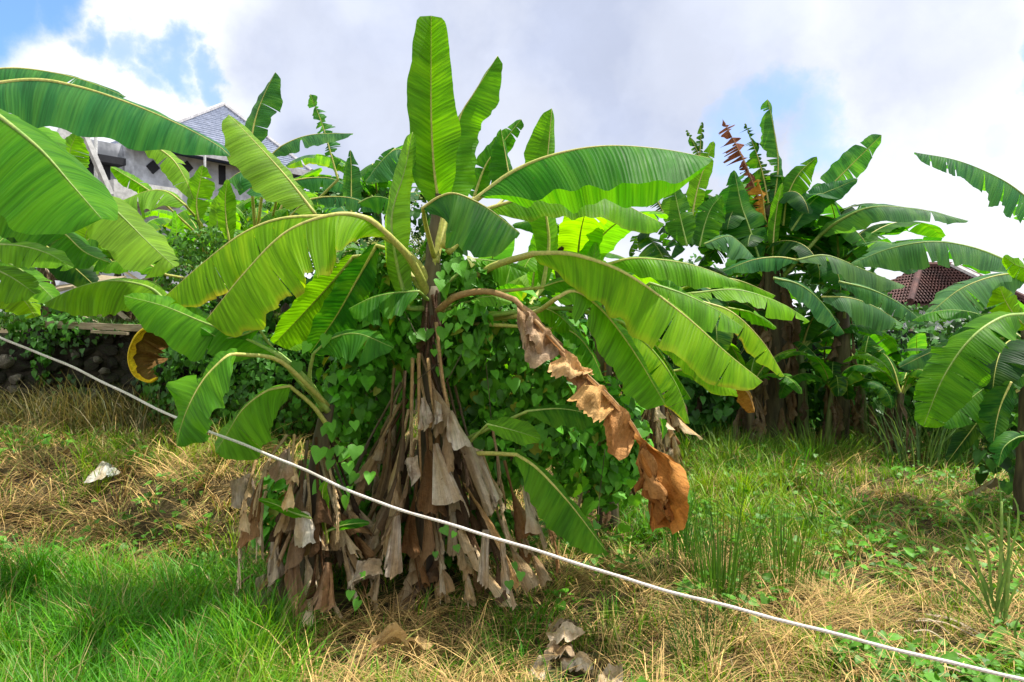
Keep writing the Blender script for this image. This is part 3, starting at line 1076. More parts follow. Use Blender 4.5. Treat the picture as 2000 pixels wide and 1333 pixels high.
PL(M1, [(690, 500), (640, 560), (585, 620), (535, 672)], [10, 40, 46, 24], [10, 30, 24, 10], [4.7, 4.6], 'L', sl=1, sr=-1, tears=1, seed=19, pet=[(840, 590), (770, 500)])
for mid_, wr_, d_, c_, pet_ in (([(930, 506), (965, 510), (1000, 518), (1034, 528)], [10, 34, 34, 8], [4.5, 4.45], 'L', [(862, 560)]),
                                ([(918, 588), (945, 580), (972, 581), (1000, 592)], [6, 20, 22, 6], [4.4, 4.35], 'P', [(862, 600)]),
                                ([(1060, 560), (1105, 548), (1150, 560), (1200, 590)], [10, 34, 36, 8], [4.45, 4.4], 'L', [(940, 570)]),
                                ([(1010, 610), (1050, 600), (1090, 615), (1130, 655)], [8, 28, 30, 8], [4.5, 4.4], 'Y', [(900, 610)]),
                                ([(1080, 640), (1120, 650), (1155, 690), (1180, 745)], [8, 30, 32, 8], [4.4, 4.35], 'G', [(920, 630)]),
                                ([(800, 520), (770, 505), (735, 510), (700, 545)], [10, 34, 34, 8], [4.75, 4.7], 'Y', [(836, 560)])):
    sd_ = 1 if mid_[-1][0] > mid_[0][0] else -1
    wl_ = [4, 8, 8, 4]
    PL(M1, mid_, wl_ if sd_ > 0 else wr_, wr_ if sd_ > 0 else wl_, d_, c_, W=[x + 6 for x in wr_], sl=sd_, sr=-sd_, tears=1, pet=pet_, petd=[4.45])
# brown, half torn leaf hanging to the right
brown = (.46, .235, .075)
bl = PL(M1, [(1005, 582), (1060, 640), (1130, 715), (1200, 782), (1250, 850), (1272, 920), (1270, 1010)], [1, 2, 2, 2, 3, 3, 2], [2, 4, 4, 5, 4, 5, 4], [4.0, 3.8, 3.7], brown, W=[3, 7, 8, 9, 8, 8, 6], sl=1, sr=-1,
        pet=[(856, 604), (890, 576), (950, 566)], petd=[4.36], tears=0, seed=20, mat=M_DEAD, ribmat=M_RIB_DRY, ruffle=.05, name='dead_leaf', arch=0, rib=.85)
for k, (top, bot, d0, d1, cl) in enumerate((
        ([(1010, 586), (1045, 618), (1092, 668)], [(1016, 630), (1034, 700), (1058, 696), (1096, 672)], 3.98, 3.94, (.58, .43, .29)),
        ([(1030, 606), (1060, 640), (1080, 660)], [(1032, 640), (1040, 672), (1062, 690)], 3.95, 3.9, (.62, .46, .31)),
        ([(1076, 704), (1110, 698), (1150, 722)], [(1078, 722), (1092, 738), (1130, 736), (1152, 728)], 3.86, 3.80, (.68, .44, .20)),
        ([(1090, 670), (1120, 700), (1140, 720)], [(1096, 690), (1110, 735), (1128, 752), (1150, 735)], 3.9, 3.88, (.44, .25, .12)),
        ([(1152, 738), (1180, 762), (1205, 790)], [(1118, 782), (1136, 796), (1168, 816), (1190, 800)], 3.84, 3.74, (.66, .40, .15)),
        ([(1196, 780), (1222, 806), (1246, 842)], [(1186, 820), (1190, 866), (1212, 882), (1236, 852)], 3.80, 3.76, (.60, .31, .11)),
        ([(1244, 846), (1250, 868), (1258, 905)], [(1300, 892), (1346, 938), (1336, 1008), (1276, 1012)], 3.74, 3.62, (.52, .23, .05)),
        ([(1246, 858), (1252, 890), (1262, 930)], [(1244, 950), (1256, 985), (1270, 1030), (1290, 1035)], 3.74, 3.70, (.38, .17, .05)),
        ([(1252, 870), (1258, 900)], [(1260, 960), (1280, 1012), (1310, 1018)], 3.70, 3.64, (.50, .25, .08)))):
    tm = np.mean(top, axis=0)
    sc_ = .22 if k < 6 else (.14 if k == 6 else 0)
    sheet(M1, [at(x, y, d0) for x, y in top], [at(x + sc_ * (x - tm[0]), y + sc_ * (y - tm[1]), d1) for x, y in bot], 700 + k, cl, bulge=.04 if k < 6 else .09, wrinkle=.020 if k < 6 else .034, N=22, M=14)
# yellow and brown curled end of the lower left leaf
PL(M1, [(300, 632), (268, 655), (252, 695), (262, 730), (290, 744), (306, 735)], [16, 38, 50, 38, 22, 8], [1, 1, 1, 1, 1, 1], [4.1, 4.08], (.24, .13, .04), W=[24, 60, 74, 60, 34, 12], sl=1, sr=1, tears=5, gap=.12, jit=.35, ruffle=.22, seed=21, mat=M_DEAD, name='dead_leaf', ragged=.12, ribmat=M_RIB_DRY)
PL(M1, [(300, 630), (266, 654), (250, 695), (260, 732), (289, 747), (308, 737)], [6, 12, 15, 13, 9, 4], [1, 2, 2, 2, 2, 1], [4.08, 4.06], (.80, .50, .012), W=[7, 15, 18, 16, 11, 5], sl=1, sr=1, tears=0, seed=22, mat=M_DEAD, name='leaf_rim', ragged=.10,
   ribmat=simple("yellow_rib", (.70, .44, .01), (.80, .54, .02), 20, .5, .1), rib=.9)
PL(M1, [(1440, 750), (1462, 770), (1474, 806)], [3, 8, 4], [8, 22, 12], [3.96, 3.95], (.40, .22, .03), tears=0, seed=23, mat=M_DEAD, name='dead_leaf', ribmat=M_RIB_DRY)
PL(M1, [(1008, 886), (1050, 915), (1110, 980), (1160, 1045), (1183, 1076)], [2, 3, 4, 3, 2], [12, 44, 60, 46, 18], [4.0, 3.85], 'G', W=[14, 48, 64, 52, 22], sl=1, sr=-1, pet=[(860, 900), (930, 884)], petd=[4.4], tears=0, seed=24)
PL(M1, [(1030, 802), (1090, 798), (1140, 806), (1182, 822)], [2, 3, 3, 2], [12, 36, 34, 12], [4.15, 4.1], 'N', W=[14, 44, 44, 16], sl=1, sr=-1, tears=0, seed=25, pet=[(900, 860)])
PL(M1, [(952, 828), (985, 836), (1020, 846), (1056, 858)], [5, 16, 18, 6], [5, 14, 16, 6], [3.95, 3.9], 'L', sl=1, sr=-1, W=[8, 24, 26, 10], tears=0, seed=26, pet=[(880, 900)])
PL(M1, [(1060, 560), (1072, 470), (1062, 380), (1070, 300), (1078, 212)], [10, 26, 44, 46, 20], [10, 18, 16, 10, 4], [5.0, 5.1], 'L', tears=0, seed=27, pet=[(860, 600), (1000, 620)])

# hanging dead leaves round the stem
for i, (x0, y0, x1, y1, wd) in enumerate(q for k, q in enumerate(((805, 700, 800, 905, .05), (815, 700, 812, 980, .055), (822, 690, 870, 950, .10), (850, 640, 895, 900, .09), (842, 720, 848, 960, .10), (862, 780, 925, 960, .11),
                                          (870, 820, 960, 1010, .10), (880, 900, 1030, 1165, .07), (850, 900, 1000, 1190, .07), (830, 860, 930, 1130, .08), (800, 850, 760, 1080, .08), (820, 900, 820, 1150, .10),
                                          (780, 950, 700, 1140, .10), (760, 1000, 725, 1180, .08), (800, 1000, 790, 1200, .10), (850, 960, 860, 1180, .09), (890, 1000, 915, 1190, .08), (900, 980, 950, 1160, .07),
                                          (930, 1000, 985, 1180, .06), (960, 950, 1040, 1150, .07), (985, 900, 1045, 1110, .08), (1000, 1000, 1065, 1140, .06), (840, 1050, 880, 1220, .08), (740, 1060, 690, 1210, .07),
                                          (720, 1100, 750, 1250, .06), (930, 1080, 1010, 1200, .05), (870, 1020, 800, 1180, .07), (1030, 960, 1090, 1120, .05), (960, 830, 980, 1000, .07), (940, 880, 1000, 1060, .07)))):
    dz = 4.28 + .12 * math.sin(i * 2.3)
    drape(M1, at(x0, y0, 4.40), at(x1, y1, dz - .1), wd * .95, 200 + i)
for i in range(30):
    a = rng.uniform(0, 6.28)
    R0, R1 = rng.uniform(.10, .22), rng.uniform(.26, .55)
    z0, z1 = rng.uniform(.75, 1.35), rng.uniform(.12, .5)
    b = np.array(M1.location)
    drape(M1, b + (math.cos(a) * R0, math.sin(a) * R0, z0), b + (math.cos(a) * R1, math.sin(a) * R1, z1), rng.uniform(.06, .12), 300 + i, col=np.array(DRYC[i % 7]) * (.32 if i % 3 else .8))  # inner ring mostly darkened: shade in the skirt's gaps painted into leaf colour
for x0, y0, x1, y1 in ((806, 700, 806, 930), (818, 690, 826, 1000), (852, 630, 885, 860), (836, 700, 856, 850)):
    P = spline([at(x0, y0, 4.33), at((x0 + x1) / 2 - 3, (y0 + y1) / 2, 4.28), at(x1, y1, 4.22)], 10)
    v, f = tube(P, np.linspace(.012, .006, 10), 6)
    link('dry_stalk', mesh_from('dry_stalk', v - np.array(M1.location), f, M_RIB_DRY), M1)

def shp(plant, top, bot, d0, d1, seed, col, **k):
    sheet(plant, [at(x, y, d0) for x, y in top], [at(x, y, d1) for x, y in bot], seed, col, **k)


shp(M1, [(874, 806), (884, 803)], [(874, 850), (884, 886), (910, 872), (934, 884)], 4.16, 4.1, 901, (.62, .55, .44))
shp(M1, [(846, 868), (856, 866)], [(843, 986), (868, 992), (902, 976), (918, 1010)], 4.14, 4.02, 902, (.58, .49, .38))
shp(M1, [(892, 862), (936, 878)], [(952, 1010), (966, 1000), (972, 978)], 4.2, 4.1, 903, (.54, .46, .35))
shp(M1, [(822, 780), (832, 775)], [(820, 838), (838, 842), (848, 820)], 4.2, 4.15, 904, (.56, .46, .35))
shp(M1, [(850, 782), (862, 790)], [(846, 838), (866, 822)], 4.19, 4.15, 905, (.58, .50, .40))
shp(M1, [(785, 905), (815, 888)], [(800, 912), (808, 955), (822, 930)], 4.15, 4.1, 906, (.54, .46, .36))
shp(M1, [(700, 1098), (742, 1090)], [(676, 1166), (694, 1150), (722, 1128), (748, 1124)], 4.0, 3.92, 907, (.55, .47, .37))
shp(M1, [(768, 1010), (782, 1006)], [(748, 1108), (764, 1126), (786, 1118)], 4.0, 3.95, 908, (.50, .42, .33))
shp(M1, [(1020, 950), (1030, 948)], [(1030, 1040), (1052, 1048), (1066, 1090)], 4.1, 4.0, 909, (.54, .45, .34))
shp(M1, [(942, 1035), (956, 1035)], [(934, 1130), (944, 1150), (956, 1145)], 4.0, 3.92, 910, (.58, .50, .38))
shp(M1, [(975, 1060), (985, 1062)], [(982, 1145), (994, 1188), (1006, 1182)], 4.0, 3.9, 911, (.60, .50, .37))

# ================================================================== the lower plant left of it
M2 = banana('short banana sucker left of the tall central plant with two broad drooping leaves', 610, 4.25)
stem(M2, [np.array(M2.location) - (0, 0, .1), at(612, 1000, 4.25), at(625, 880, 4.25), at(640, 790, 4.25)], .085, .04)
PL(M2, [(462, 690), (442, 696), (400, 738), (370, 790), (352, 838), (345, 872)], [16, 66, 82, 76, 58, 20], [8, 30, 32, 70, 34, 14], [3.65, 3.5, 3.45], 'G', sl=-1, sr=1, pet=[(640, 790), (600, 750), (540, 700)], petd=[4.2], tears=3, gap=.05, seed=30, W=[20, 74, 92, 90, 70, 26])
PL(M2, [(566, 753), (520, 764), (474, 800), (442, 850), (420, 884)], [24, 62, 84, 82, 30], [3, 8, 14, 28, 14], [4.05, 3.97], 'L', W=[28, 70, 94, 90, 34], sl=-1, sr=1, pet=[(640, 830), (610, 790)], petd=[4.2], tears=2, gap=.05, seed=31)
PL(M2, [(545, 692), (480, 660), (395, 628), (320, 598), (242, 578)], [8, 46, 58, 44, 14], [3, 5, 8, 14, 8], [3.95, 3.95, 4.0], 'G', W=[10, 54, 66, 52, 16], sl=-1, sr=1, pet=[(640, 800), (600, 740)], petd=[4.2], tears=2, gap=.05, seed=32)
PL(M2, [(612, 690), (650, 660), (700, 652), (770, 680)], [2, 6, 8, 3], [12, 46, 56, 12], [4.05, 3.95], 'N', W=[14, 54, 62, 16], sl=1, sr=-1, pet=[(630, 800), (605, 740)], petd=[4.2], tears=1, seed=33)
PL(M2, [(505, 640), (470, 655), (430, 660), (392, 640)], [6, 26, 36, 12], [3, 6, 8, 4], [3.95, 3.9], 'G', tears=1, seed=34, pet=[(635, 790), (590, 750), (540, 690)], petd=[4.2])
PL(M2, [(328, 592), (290, 560), (220, 548), (150, 562), (86, 592)], [18, 44, 56, 44, 10], [3, 5, 6, 5, 3], [4.4, 4.3], (.15, .32, .008), W=[20, 52, 64, 52, 14], sl=-1, sr=1, pet=[(635, 800), (560, 700), (430, 640)], petd=[4.25], tears=1, seed=35, age=.1)
PL(M2, [(604, 1010), (570, 1000), (540, 986), (504, 975)], [3, 12, 12, 4], [3, 8, 8, 3], [3.95, 3.9], 'G', tears=0, seed=36, pet=[(640, 1040)])
PL(M2, [(640, 1036), (670, 1026), (700, 1022), (722, 1022)], [2, 8, 9, 4], [2, 10, 11, 4], [3.98, 3.95], 'N', tears=0, seed=37)
PL(M2, [(640, 1060), (634, 1010), (630, 960), (640, 935)], [3, 8, 12, 4], [3, 8, 12, 4], [4.02, 4.0], 'L', tears=0, seed=38)
for i, (x0, y0, x1, y1, wd) in enumerate(((560, 850, 500, 1010, .08), (540, 870, 480, 1080, .06), (575, 850, 560, 1000, .10), (590, 900, 560, 1120, .08), (600, 920, 610, 1080, .11), (560, 960, 520, 1150, .08), (590, 1040, 590, 1230, .08),
                                          (540, 1040, 520, 1220, .06), (620, 1060, 640, 1200, .07), (575, 1080, 570, 1240, .06), (500, 900, 470, 1050, .07), (520, 960, 500, 1100, .07), (480, 1000, 470, 1150, .05),
                                          (640, 900, 660, 1060, .06), (660, 1000, 700, 1090, .07), (670, 1040, 690, 1180, .06), (530, 1120, 515, 1240, .05), (610, 1130, 590, 1260, .05), (640, 1120, 680, 1230, .06), (500, 1120, 450, 1180, .05))):
    dz = 4.02 + .10 * math.sin(i * 1.9)
    drape(M2, at(x0, y0, 4.2), at(x1, y1, dz - .1), wd * .9, 400 + i)
for i in range(26):
    a = rng.uniform(0, 6.28)
    R0, R1 = rng.uniform(.06, .14), rng.uniform(.2, .42)
    z0, z1 = rng.uniform(.55, 1.05), rng.uniform(.1, .4)
    b = np.array(M2.location)
    drape(M2, b + (math.cos(a) * R0, math.sin(a) * R0, z0), b + (math.cos(a) * R1, math.sin(a) * R1, z1), rng.uniform(.05, .10), 500 + i, col=np.array(DRYC[i % 7]) * (.32 if i % 3 else .8))  # darkened colour on most inner leaves paints the shaded gaps between them

shp(M2, [(575, 1006), (600, 1000), (612, 1016)], [(576, 1075), (600, 1068), (628, 1058)], 3.98, 3.92, 921, (.62, .56, .46))
shp(M2, [(566, 1084), (580, 1078)], [(556, 1130), (564, 1190), (580, 1242), (600, 1196)], 3.98, 3.86, 922, (.40, .26, .15), bulge=.05)
shp(M2, [(634, 1098), (648, 1100)], [(612, 1180), (634, 1196), (656, 1186)], 3.95, 3.86, 923, (.42, .27, .16), bulge=.05)
shp(M2, [(556, 880), (566, 876)], [(520, 920), (540, 948), (572, 930)], 4.1, 4.0, 924, (.44, .33, .23))
shp(M2, [(530, 1060), (542, 1058)], [(524, 1130), (538, 1142), (556, 1120)], 3.98, 3.92, 925, (.52, .42, .30))
shp(M2, [(500, 1130), (520, 1120)], [(492, 1200), (504, 1250), (520, 1235)], 3.95, 3.88, 926, (.40, .36, .25))
shp(M2, [(452, 940), (490, 925)], [(450, 985), (472, 996), (500, 985)], 4.15, 4.1, 927, (.46, .38, .30))

# ================================================================== plant right behind, with its leaves drooping to the right
M3 = banana('banana plant with maroon flower spike and leaves arching right, behind the centre', 1190, 6.0)
stem(M3, [np.array(M3.location) - (0, 0, .1), at(1180, 750, 6.0), at(1165, 600, 5.9), at(1150, 520, 5.8)], .10, .05)
K = dict(sl=1, sr=-1)
CROWN[M3.name] = 5.85
P3 = [(1155, 620)]
PL(M3, [(1180, 516), (1245, 504), (1350, 517), (1445, 552)], [2, 5, 5, 3], [14, 36, 40, 14], [5.4, 5.2], 'L', W=[16, 46, 48, 18], pet=P3, tears=2, seed=50, **K)
PL(M3, [(1352, 572), (1440, 566), (1527, 594), (1582, 628)], [2, 5, 5, 2], [10, 32, 32, 8], [5.1, 5.0], 'Y', W=[14, 40, 40, 12], pet=[(1165, 640), (1260, 590)], tears=2, seed=51, **K)
PL(M3, [(1270, 552), (1340, 576), (1400, 606), (1452, 640)], [3, 8, 8, 4], [14, 42, 44, 20], [4.7, 4.6], 'L', W=[16, 50, 52, 26], pet=[(1160, 630)], tears=2, seed=52, **K)
PL(M3, [(1370, 588), (1430, 610), (1490, 668), (1532, 736)], [3, 6, 6, 3], [12, 34, 36, 10], [4.9, 4.8], 'Y', W=[14, 40, 40, 14], pet=[(1160, 640), (1260, 590)], tears=2, seed=53, age=.35, **K)
PL(M3, [(1400, 540), (1450, 550), (1515, 578)], [2, 4, 2], [10, 22, 8], [5.3, 5.3], 'L', pet=[(1165, 620)], tears=1, seed=54, **K)
PL(M3, [(1420, 600), (1470, 612), (1518, 642)], [2, 4, 2], [8, 20, 6], [5.2, 5.1], 'L', pet=[(1165, 640)], tears=1, seed=55, **K)
PL(M3, [(1310, 724), (1370, 722), (1424, 760)], [2, 4, 2], [8, 24, 8], [4.9, 4.8], 'L', pet=[(1175, 680)], tears=1, seed=56, **K)
PL(M3, [(1280, 660), (1340, 690), (1400, 740), (1450, 770)], [3, 5, 5, 2], [14, 32, 32, 10], [4.6, 4.5], 'Y', pet=[(1165, 640)], tears=1, seed=57, age=.2, **K)
PL(M3, [(1200, 600), (1260, 650), (1310, 720), (1350, 780)], [4, 10, 10, 4], [14, 36, 36, 14], [4.75, 4.65], 'L', pet=[(1165, 640)], tears=1, seed=58, **K)
PL(M3, [(1160, 520), (1150, 470), (1180, 445), (1230, 430)], [4, 10, 10, 4], [8, 26, 26, 8], [5.7, 5.6], 'P', pet=[(1155, 600)], tears=1, seed=59, **K)
PL(M3, [(1160, 590), (1154, 540), (1160, 500), (1166, 468)], [4, 14, 16, 4], [4, 14, 16, 4], [5.4, 5.4], 'P', pet=[(1160, 650)], tears=0, seed=60)
PL(M3, [(1150, 560), (1120, 545), (1080, 550), (1040, 575)], [6, 22, 24, 6], [3, 6, 6, 3], [5.3, 5.1], 'N', tears=1, seed=61, sl=-1, pet=[(1155, 620)])
PL(M3, [(1110, 500), (1100, 450), (1060, 430), (1000, 440)], [6, 24, 26, 6], [3, 6, 6, 3], [5.6, 5.4], 'N', tears=1, seed=62, sl=-1, pet=[(1150, 600)])
PL(M3, [(1040, 560), (1046, 510), (1056, 470), (1064, 425)], [8, 20, 20, 6], [8, 22, 22, 8], [5.6, 5.6], 'L', tears=0, seed=63, pet=[(1140, 640)])
for i in range(9):
    P, Lv, Rv = param_leaf(at(1140 - 14 * (i % 3), 560 + 10 * (i % 4), 5.75), i * .72 - .4, rng.uniform(.3, 1.15), rng.uniform(.8, 1.2), rng.uniform(.13, .18), rng.uniform(1.0, 2.2), .35, rng.uniform(-.4, .4))
    add_leaf(M3, P, Lv, Rv, 'LYLGNP'[i % 6], seed=1900 + i, tears=3, gap=.05, jit=.1)
# flower spike
P = spline([at(1086, 500, 5.5), at(1094, 480, 5.5), at(1106, 455, 5.5), at(1119, 434, 5.5)], 14)
v, f = tube(P, np.array([.012, .03, .038, .040, .038, .034, .030, .026, .021, .017, .013, .009, .005, .002]), 8)
link('flower_bud', mesh_from('flower_bud', v - np.array(M3.location), f, M_MAROON), M3)
P = spline([at(1120, 620, 5.7), at(1088, 530, 5.55), at(1096, 470, 5.5), at(1105, 436, 5.5)], 12)
v, f = tube(P, np.linspace(.028, .016, 12), 7)
link('flower_stalk', mesh_from('flower_stalk', v - np.array(M3.location), f, M_STEMG), M3)
for i in range(12):
    a = rng.uniform(0, 6.28)
    R0, R1 = rng.uniform(.08, .15), rng.uniform(.2, .5)
    z0, z1 = rng.uniform(.7, 1.3), rng.uniform(.15, .5)
    b = np.array(M3.location)
    drape(M3, b + (math.cos(a) * R0, math.sin(a) * R0, z0), b + (math.cos(a) * R1, math.sin(a) * R1, z1), rng.uniform(.06, .12), 600 + i)
# second stem with pale dead leaves, right under the arching leaves
for i in range(18):
    a = i * 2.4
    b = np.array(M3.location)
    z0 = rng.uniform(.5, 1.6)
    drape(M3, b + (.10 * math.cos(a), .10 * math.sin(a), z0), b + (.17 * math.cos(a), .17 * math.sin(a), max(.05, z0 - rng.uniform(.4, .7))), rng.uniform(.06, .09), 1600 + i)
M3b = banana('stub of a banana stem wrapped in pale dead leaves under the right arching leaves', 1285, 7.4)
stem(M3b, [np.array(M3b.location) - (0, 0, .1), at(1287, 800, 7.4), at(1285, 730, 7.4)], .09, .05)
for i in range(15):
    a = rng.uniform(0, 6.28)
    R0, R1 = rng.uniform(.05, .12), rng.uniform(.14, .30)
    z0, z1 = rng.uniform(.6, .9), rng.uniform(.1, .55)
    b = np.array(M3b.location)
    drape(M3b, b + (math.cos(a) * R0, math.sin(a) * R0, z0), b + (math.cos(a) * R1 * 1.1, math.sin(a) * R1 * 1.1, z1), rng.uniform(.05, .10), 650 + i)

for i in range(22):
    a = i * 2.4
    b = np.array(M3b.location)
    z0 = rng.uniform(.4, 1.05)
    drape(M3b, b + (.09 * math.cos(a), .09 * math.sin(a), z0), b + (.20 * math.cos(a), .20 * math.sin(a), max(.03, z0 - rng.uniform(.35, .7))), rng.uniform(.06, .09), 1650 + i)
# ================================================================== plants at the left edge
L1 = banana('banana plant at the left edge whose giant leaf arches over the grey house', -190, 4.6)
stem(L1, [np.array(L1.location) - (0, 0, .1), at(-190, 560, 4.6), at(-170, 330, 4.6)], .12, .06, M_STEMG)
PL(L1, [(-70, 172), (60, 155), (150, 168), (250, 200), (350, 243), (425, 284), (450, 306)], [4, 6, 8, 8, 6, 5, 2], [20, 58, 82, 80, 66, 44, 12], [4.4, 4.3, 4.3], 'B', W=[24, 72, 96, 94, 78, 52, 16], sl=1, sr=-1, pet=[(-175, 350), (-130, 220)], tears=0, seed=70, ruffle=.06, ragged=.015, N=48)
PL(L1, [(-60, 140), (30, 133), (120, 145), (190, 166), (246, 190)], [3, 5, 5, 4, 2], [20, 40, 44, 40, 12], [4.6, 4.7], 'B', W=[24, 54, 56, 50, 16], sl=1, sr=-1, pet=[(-175, 350), (-130, 200)], tears=1, seed=71)
PL(L1, [(-50, 190), (0, 226), (80, 292), (145, 366), (199, 428)], [4, 6, 7, 7, 4], [40, 110, 134, 128, 62], [3.7, 3.5, 3.4], 'G', W=[50, 116, 140, 134, 68], sl=1, sr=-1, pet=[(-170, 330), (-120, 200)], tears=0, seed=72, ragged=.012, ruffle=.03)
PL(L1, [(140, 338), (190, 378), (240, 424), (290, 474), (342, 522)], [3, 6, 6, 6, 3], [20, 50, 60, 60, 26], [4.6, 4.5], 'P', W=[24, 58, 68, 68, 30], sl=1, sr=-1, pet=[(-150, 400), (20, 290)], tears=2, gap=.04, seed=73)
PL(L1, [(-30, 398), (60, 426), (120, 452), (165, 492), (216, 514)], [3, 5, 6, 6, 3], [20, 46, 48, 46, 14], [4.7, 4.5], 'G', W=[24, 54, 58, 54, 18], sl=1, sr=-1, pet=[(-170, 420)], tears=2, seed=74)
PL(L1, [(-30, 476), (40, 480), (95, 496), (142, 524)], [2, 4, 4, 2], [12, 34, 36, 8], [4.2, 4.1], 'L', W=[16, 42, 42, 12], sl=1, sr=-1, pet=[(-170, 500)], tears=1, seed=75)
PL(L1, [(-20, 430), (60, 462), (130, 510), (200, 572)], [8, 22, 24, 8], [10, 30, 34, 12], [5.0, 4.9], 'K', tears=2, seed=76, sr=-1, pet=[(-170, 430)])
PL(L1, [(-20, 210), (40, 240), (90, 268), (120, 300)], [6, 16, 16, 6], [20, 44, 46, 16], [4.9, 4.8], 'L', tears=1, seed=77, sr=-1, pet=[(-170, 350)])
PL(L1, [(-20, 330), (30, 370), (80, 420), (110, 470)], [8, 26, 26, 10], [16, 46, 46, 16], [4.8, 4.7], 'L', tears=1, seed=78, sr=-1, pet=[(-170, 400)])
PL(L1, [(-20, 520), (20, 540), (50, 560), (70, 575)], [4, 10, 10, 4], [10, 40, 40, 14], [4.6, 4.5], 'L', tears=1, seed=79, sr=-1, pet=[(-170, 520)])

for mid_, wl_, wr_, d_, c_ in (([(-30, 340), (20, 352), (70, 385), (125, 440)], [4, 10, 10, 4], [16, 44, 46, 14], [5.2, 5.1], 'L'),
                               ([(-30, 500), (30, 520), (80, 560), (120, 600)], [4, 10, 10, 4], [14, 34, 34, 10], [5.4, 5.3], 'G'),
                               ([(-30, 300), (40, 310), (90, 330), (140, 365)], [4, 8, 8, 4], [16, 44, 44, 12], [5.6, 5.5], 'G'),
                               ([(-30, 560), (10, 565), (45, 585), (70, 620)], [4, 8, 8, 4], [12, 30, 30, 10], [5.0, 4.9], 'Y')):
    PL(L1, mid_, wl_, wr_, d_, c_, W=[x + 6 for x in wr_], sl=1, sr=-1, tears=2, pet=[(-170, 430)])
L2 = banana('banana plant before the grey house with one upright blade and a shredded one', 520, 9.2)
stem(L2, [np.array(L2.location) - (0, 0, .1), at(515, 560, 8.6), at(500, 470, 8.0)], .11, .06, M_STEMG)
CROWN[L2.name] = 8.0
c2 = [(500, 470)]
PL(L2, [(615, 416), (560, 346), (505, 285), (446, 224)], [20, 52, 54, 20], [4, 6, 6, 4], [5.6, 5.6], 'P', W=[24, 62, 64, 26], sl=-1, sr=1, tears=2, gap=.04, seed=80, jit=.08, pet=[(520, 560), (590, 500), (622, 450)])
PL(L2, [(486, 300), (498, 235), (516, 185), (538, 141)], [8, 24, 20, 6], [10, 28, 32, 12], [7.0, 7.1], 'B', pet=c2, tears=2, gap=.04, seed=81)
PL(L2, [(520, 312), (556, 282), (610, 263), (690, 261)], [2, 5, 6, 3], [8, 30, 34, 12], [7.2, 7.1], 'B', W=[12, 38, 40, 16], sl=1, sr=-1, pet=c2, tears=2, seed=82)
PL(L2, [(660, 350), (646, 300), (630, 245), (606, 184)], [4, 10, 10, 7], [4, 12, 12, 6], [7.5, 7.5], 'B', tears=14, gap=.5, jit=.5, seed=83, pet=[(560, 450)], ragged=.3)
PL(L2, [(362, 400), (325, 374), (285, 374), (232, 395)], [12, 44, 44, 12], [2, 5, 5, 3], [6.4, 6.3], 'P', W=[14, 52, 52, 16], sl=-1, sr=1, pet=[(420, 490), (395, 440)], tears=2, seed=84)
PL(L2, [(388, 430), (384, 395), (390, 360), (396, 323)], [8, 22, 26, 8], [8, 22, 26, 8], [6.8, 6.8], 'L', pet=[(400, 500)], tears=1, seed=85)
PL(L2, [(448, 470), (442, 430), (440, 390), (444, 350)], [8, 18, 20, 5], [8, 18, 20, 5], [6.2, 6.2], 'L', pet=[(450, 520)], tears=1, seed=86)
PL(L2, [(272, 264), (305, 286), (338, 312), (362, 350), (378, 390)], [4, 8, 8, 6, 3], [10, 24, 26, 24, 8], [6.9, 6.8], 'P', pet=None, sr=-1, tears=3, seed=87)
PL(L2, [(300, 378), (270, 358), (240, 340), (216, 326)], [6, 18, 20, 8], [4, 8, 8, 4], [7.3, 7.2], 'L', tears=1, seed=89, pet=[(400, 470)])
PL(L2, [(140, 350), (136, 315), (138, 290), (150, 262)], [10, 30, 32, 14], [10, 26, 28, 12], [7.5, 7.5], 'L', tears=2, seed=90, pet=[(200, 470)])
PL(L2, [(540, 392), (500, 350), (470, 336), (424, 372)], [8, 32, 32, 10], [3, 5, 5, 2], [6.4, 6.3], 'B', W=[12, 40, 40, 14], sl=-1, sr=1, tears=2, seed=91, pet=[(520, 470)])
PL(L2, [(572, 352), (610, 347), (650, 350), (692, 372)], [2, 4, 4, 2], [8, 24, 24, 8], [8.0, 8.0], 'B', sr=-1, tears=4, seed=92, pet=[(520, 470)])
PL(L2, [(598, 390), (640, 384), (690, 388), (745, 412)], [2, 4, 4, 2], [8, 24, 24, 8], [7.4, 7.3], 'B', sr=-1, tears=4, seed=93, pet=[(520, 470)])
PL(L2, [(420, 480), (424, 440), (428, 400), (440, 370)], [6, 20, 20, 6], [8, 22, 22, 8], [6.9, 6.9], 'P', tears=1, seed=94, pet=[(440, 540)])
PL(L2, [(325, 536), (280, 512), (230, 510), (170, 522)], [8, 20, 20, 6], [2, 5, 5, 3], [5.8, 5.7], 'L', W=[10, 26, 26, 10], sl=-1, sr=1, tears=1, seed=95, pet=[(470, 560)])
PL(L2, [(230, 460), (200, 455), (170, 470), (140, 500)], [8, 26, 26, 8], [4, 8, 8, 4], [6.2, 6.1], 'N', sl=-1, tears=2, seed=96, pet=[(420, 540)])
PL(L2, [(772, 290), (750, 310), (730, 335), (712, 356)], [6, 16, 16, 6], [6, 14, 14, 5], [7.9, 7.8], 'D', sl=-1, tears=2, seed=97)

PL(L2, [(686, 420), (686, 380), (686, 330), (684, 293)], [6, 18, 16, 3], [6, 18, 16, 3], [7.8, 7.9], 'B', tears=2, seed=981, pet=[(640, 470)])
PL(L2, [(800, 300), (774, 292), (745, 315), (714, 356)], [8, 40, 44, 10], [3, 6, 6, 3], [7.6, 7.5], 'B', sl=-1, W=[10, 46, 50, 14], tears=3, seed=982)
PL(L2, [(700, 396), (725, 385), (750, 386), (790, 400)], [2, 4, 4, 2], [8, 26, 26, 8], [7.2, 7.1], 'N', sr=-1, tears=3, seed=983)

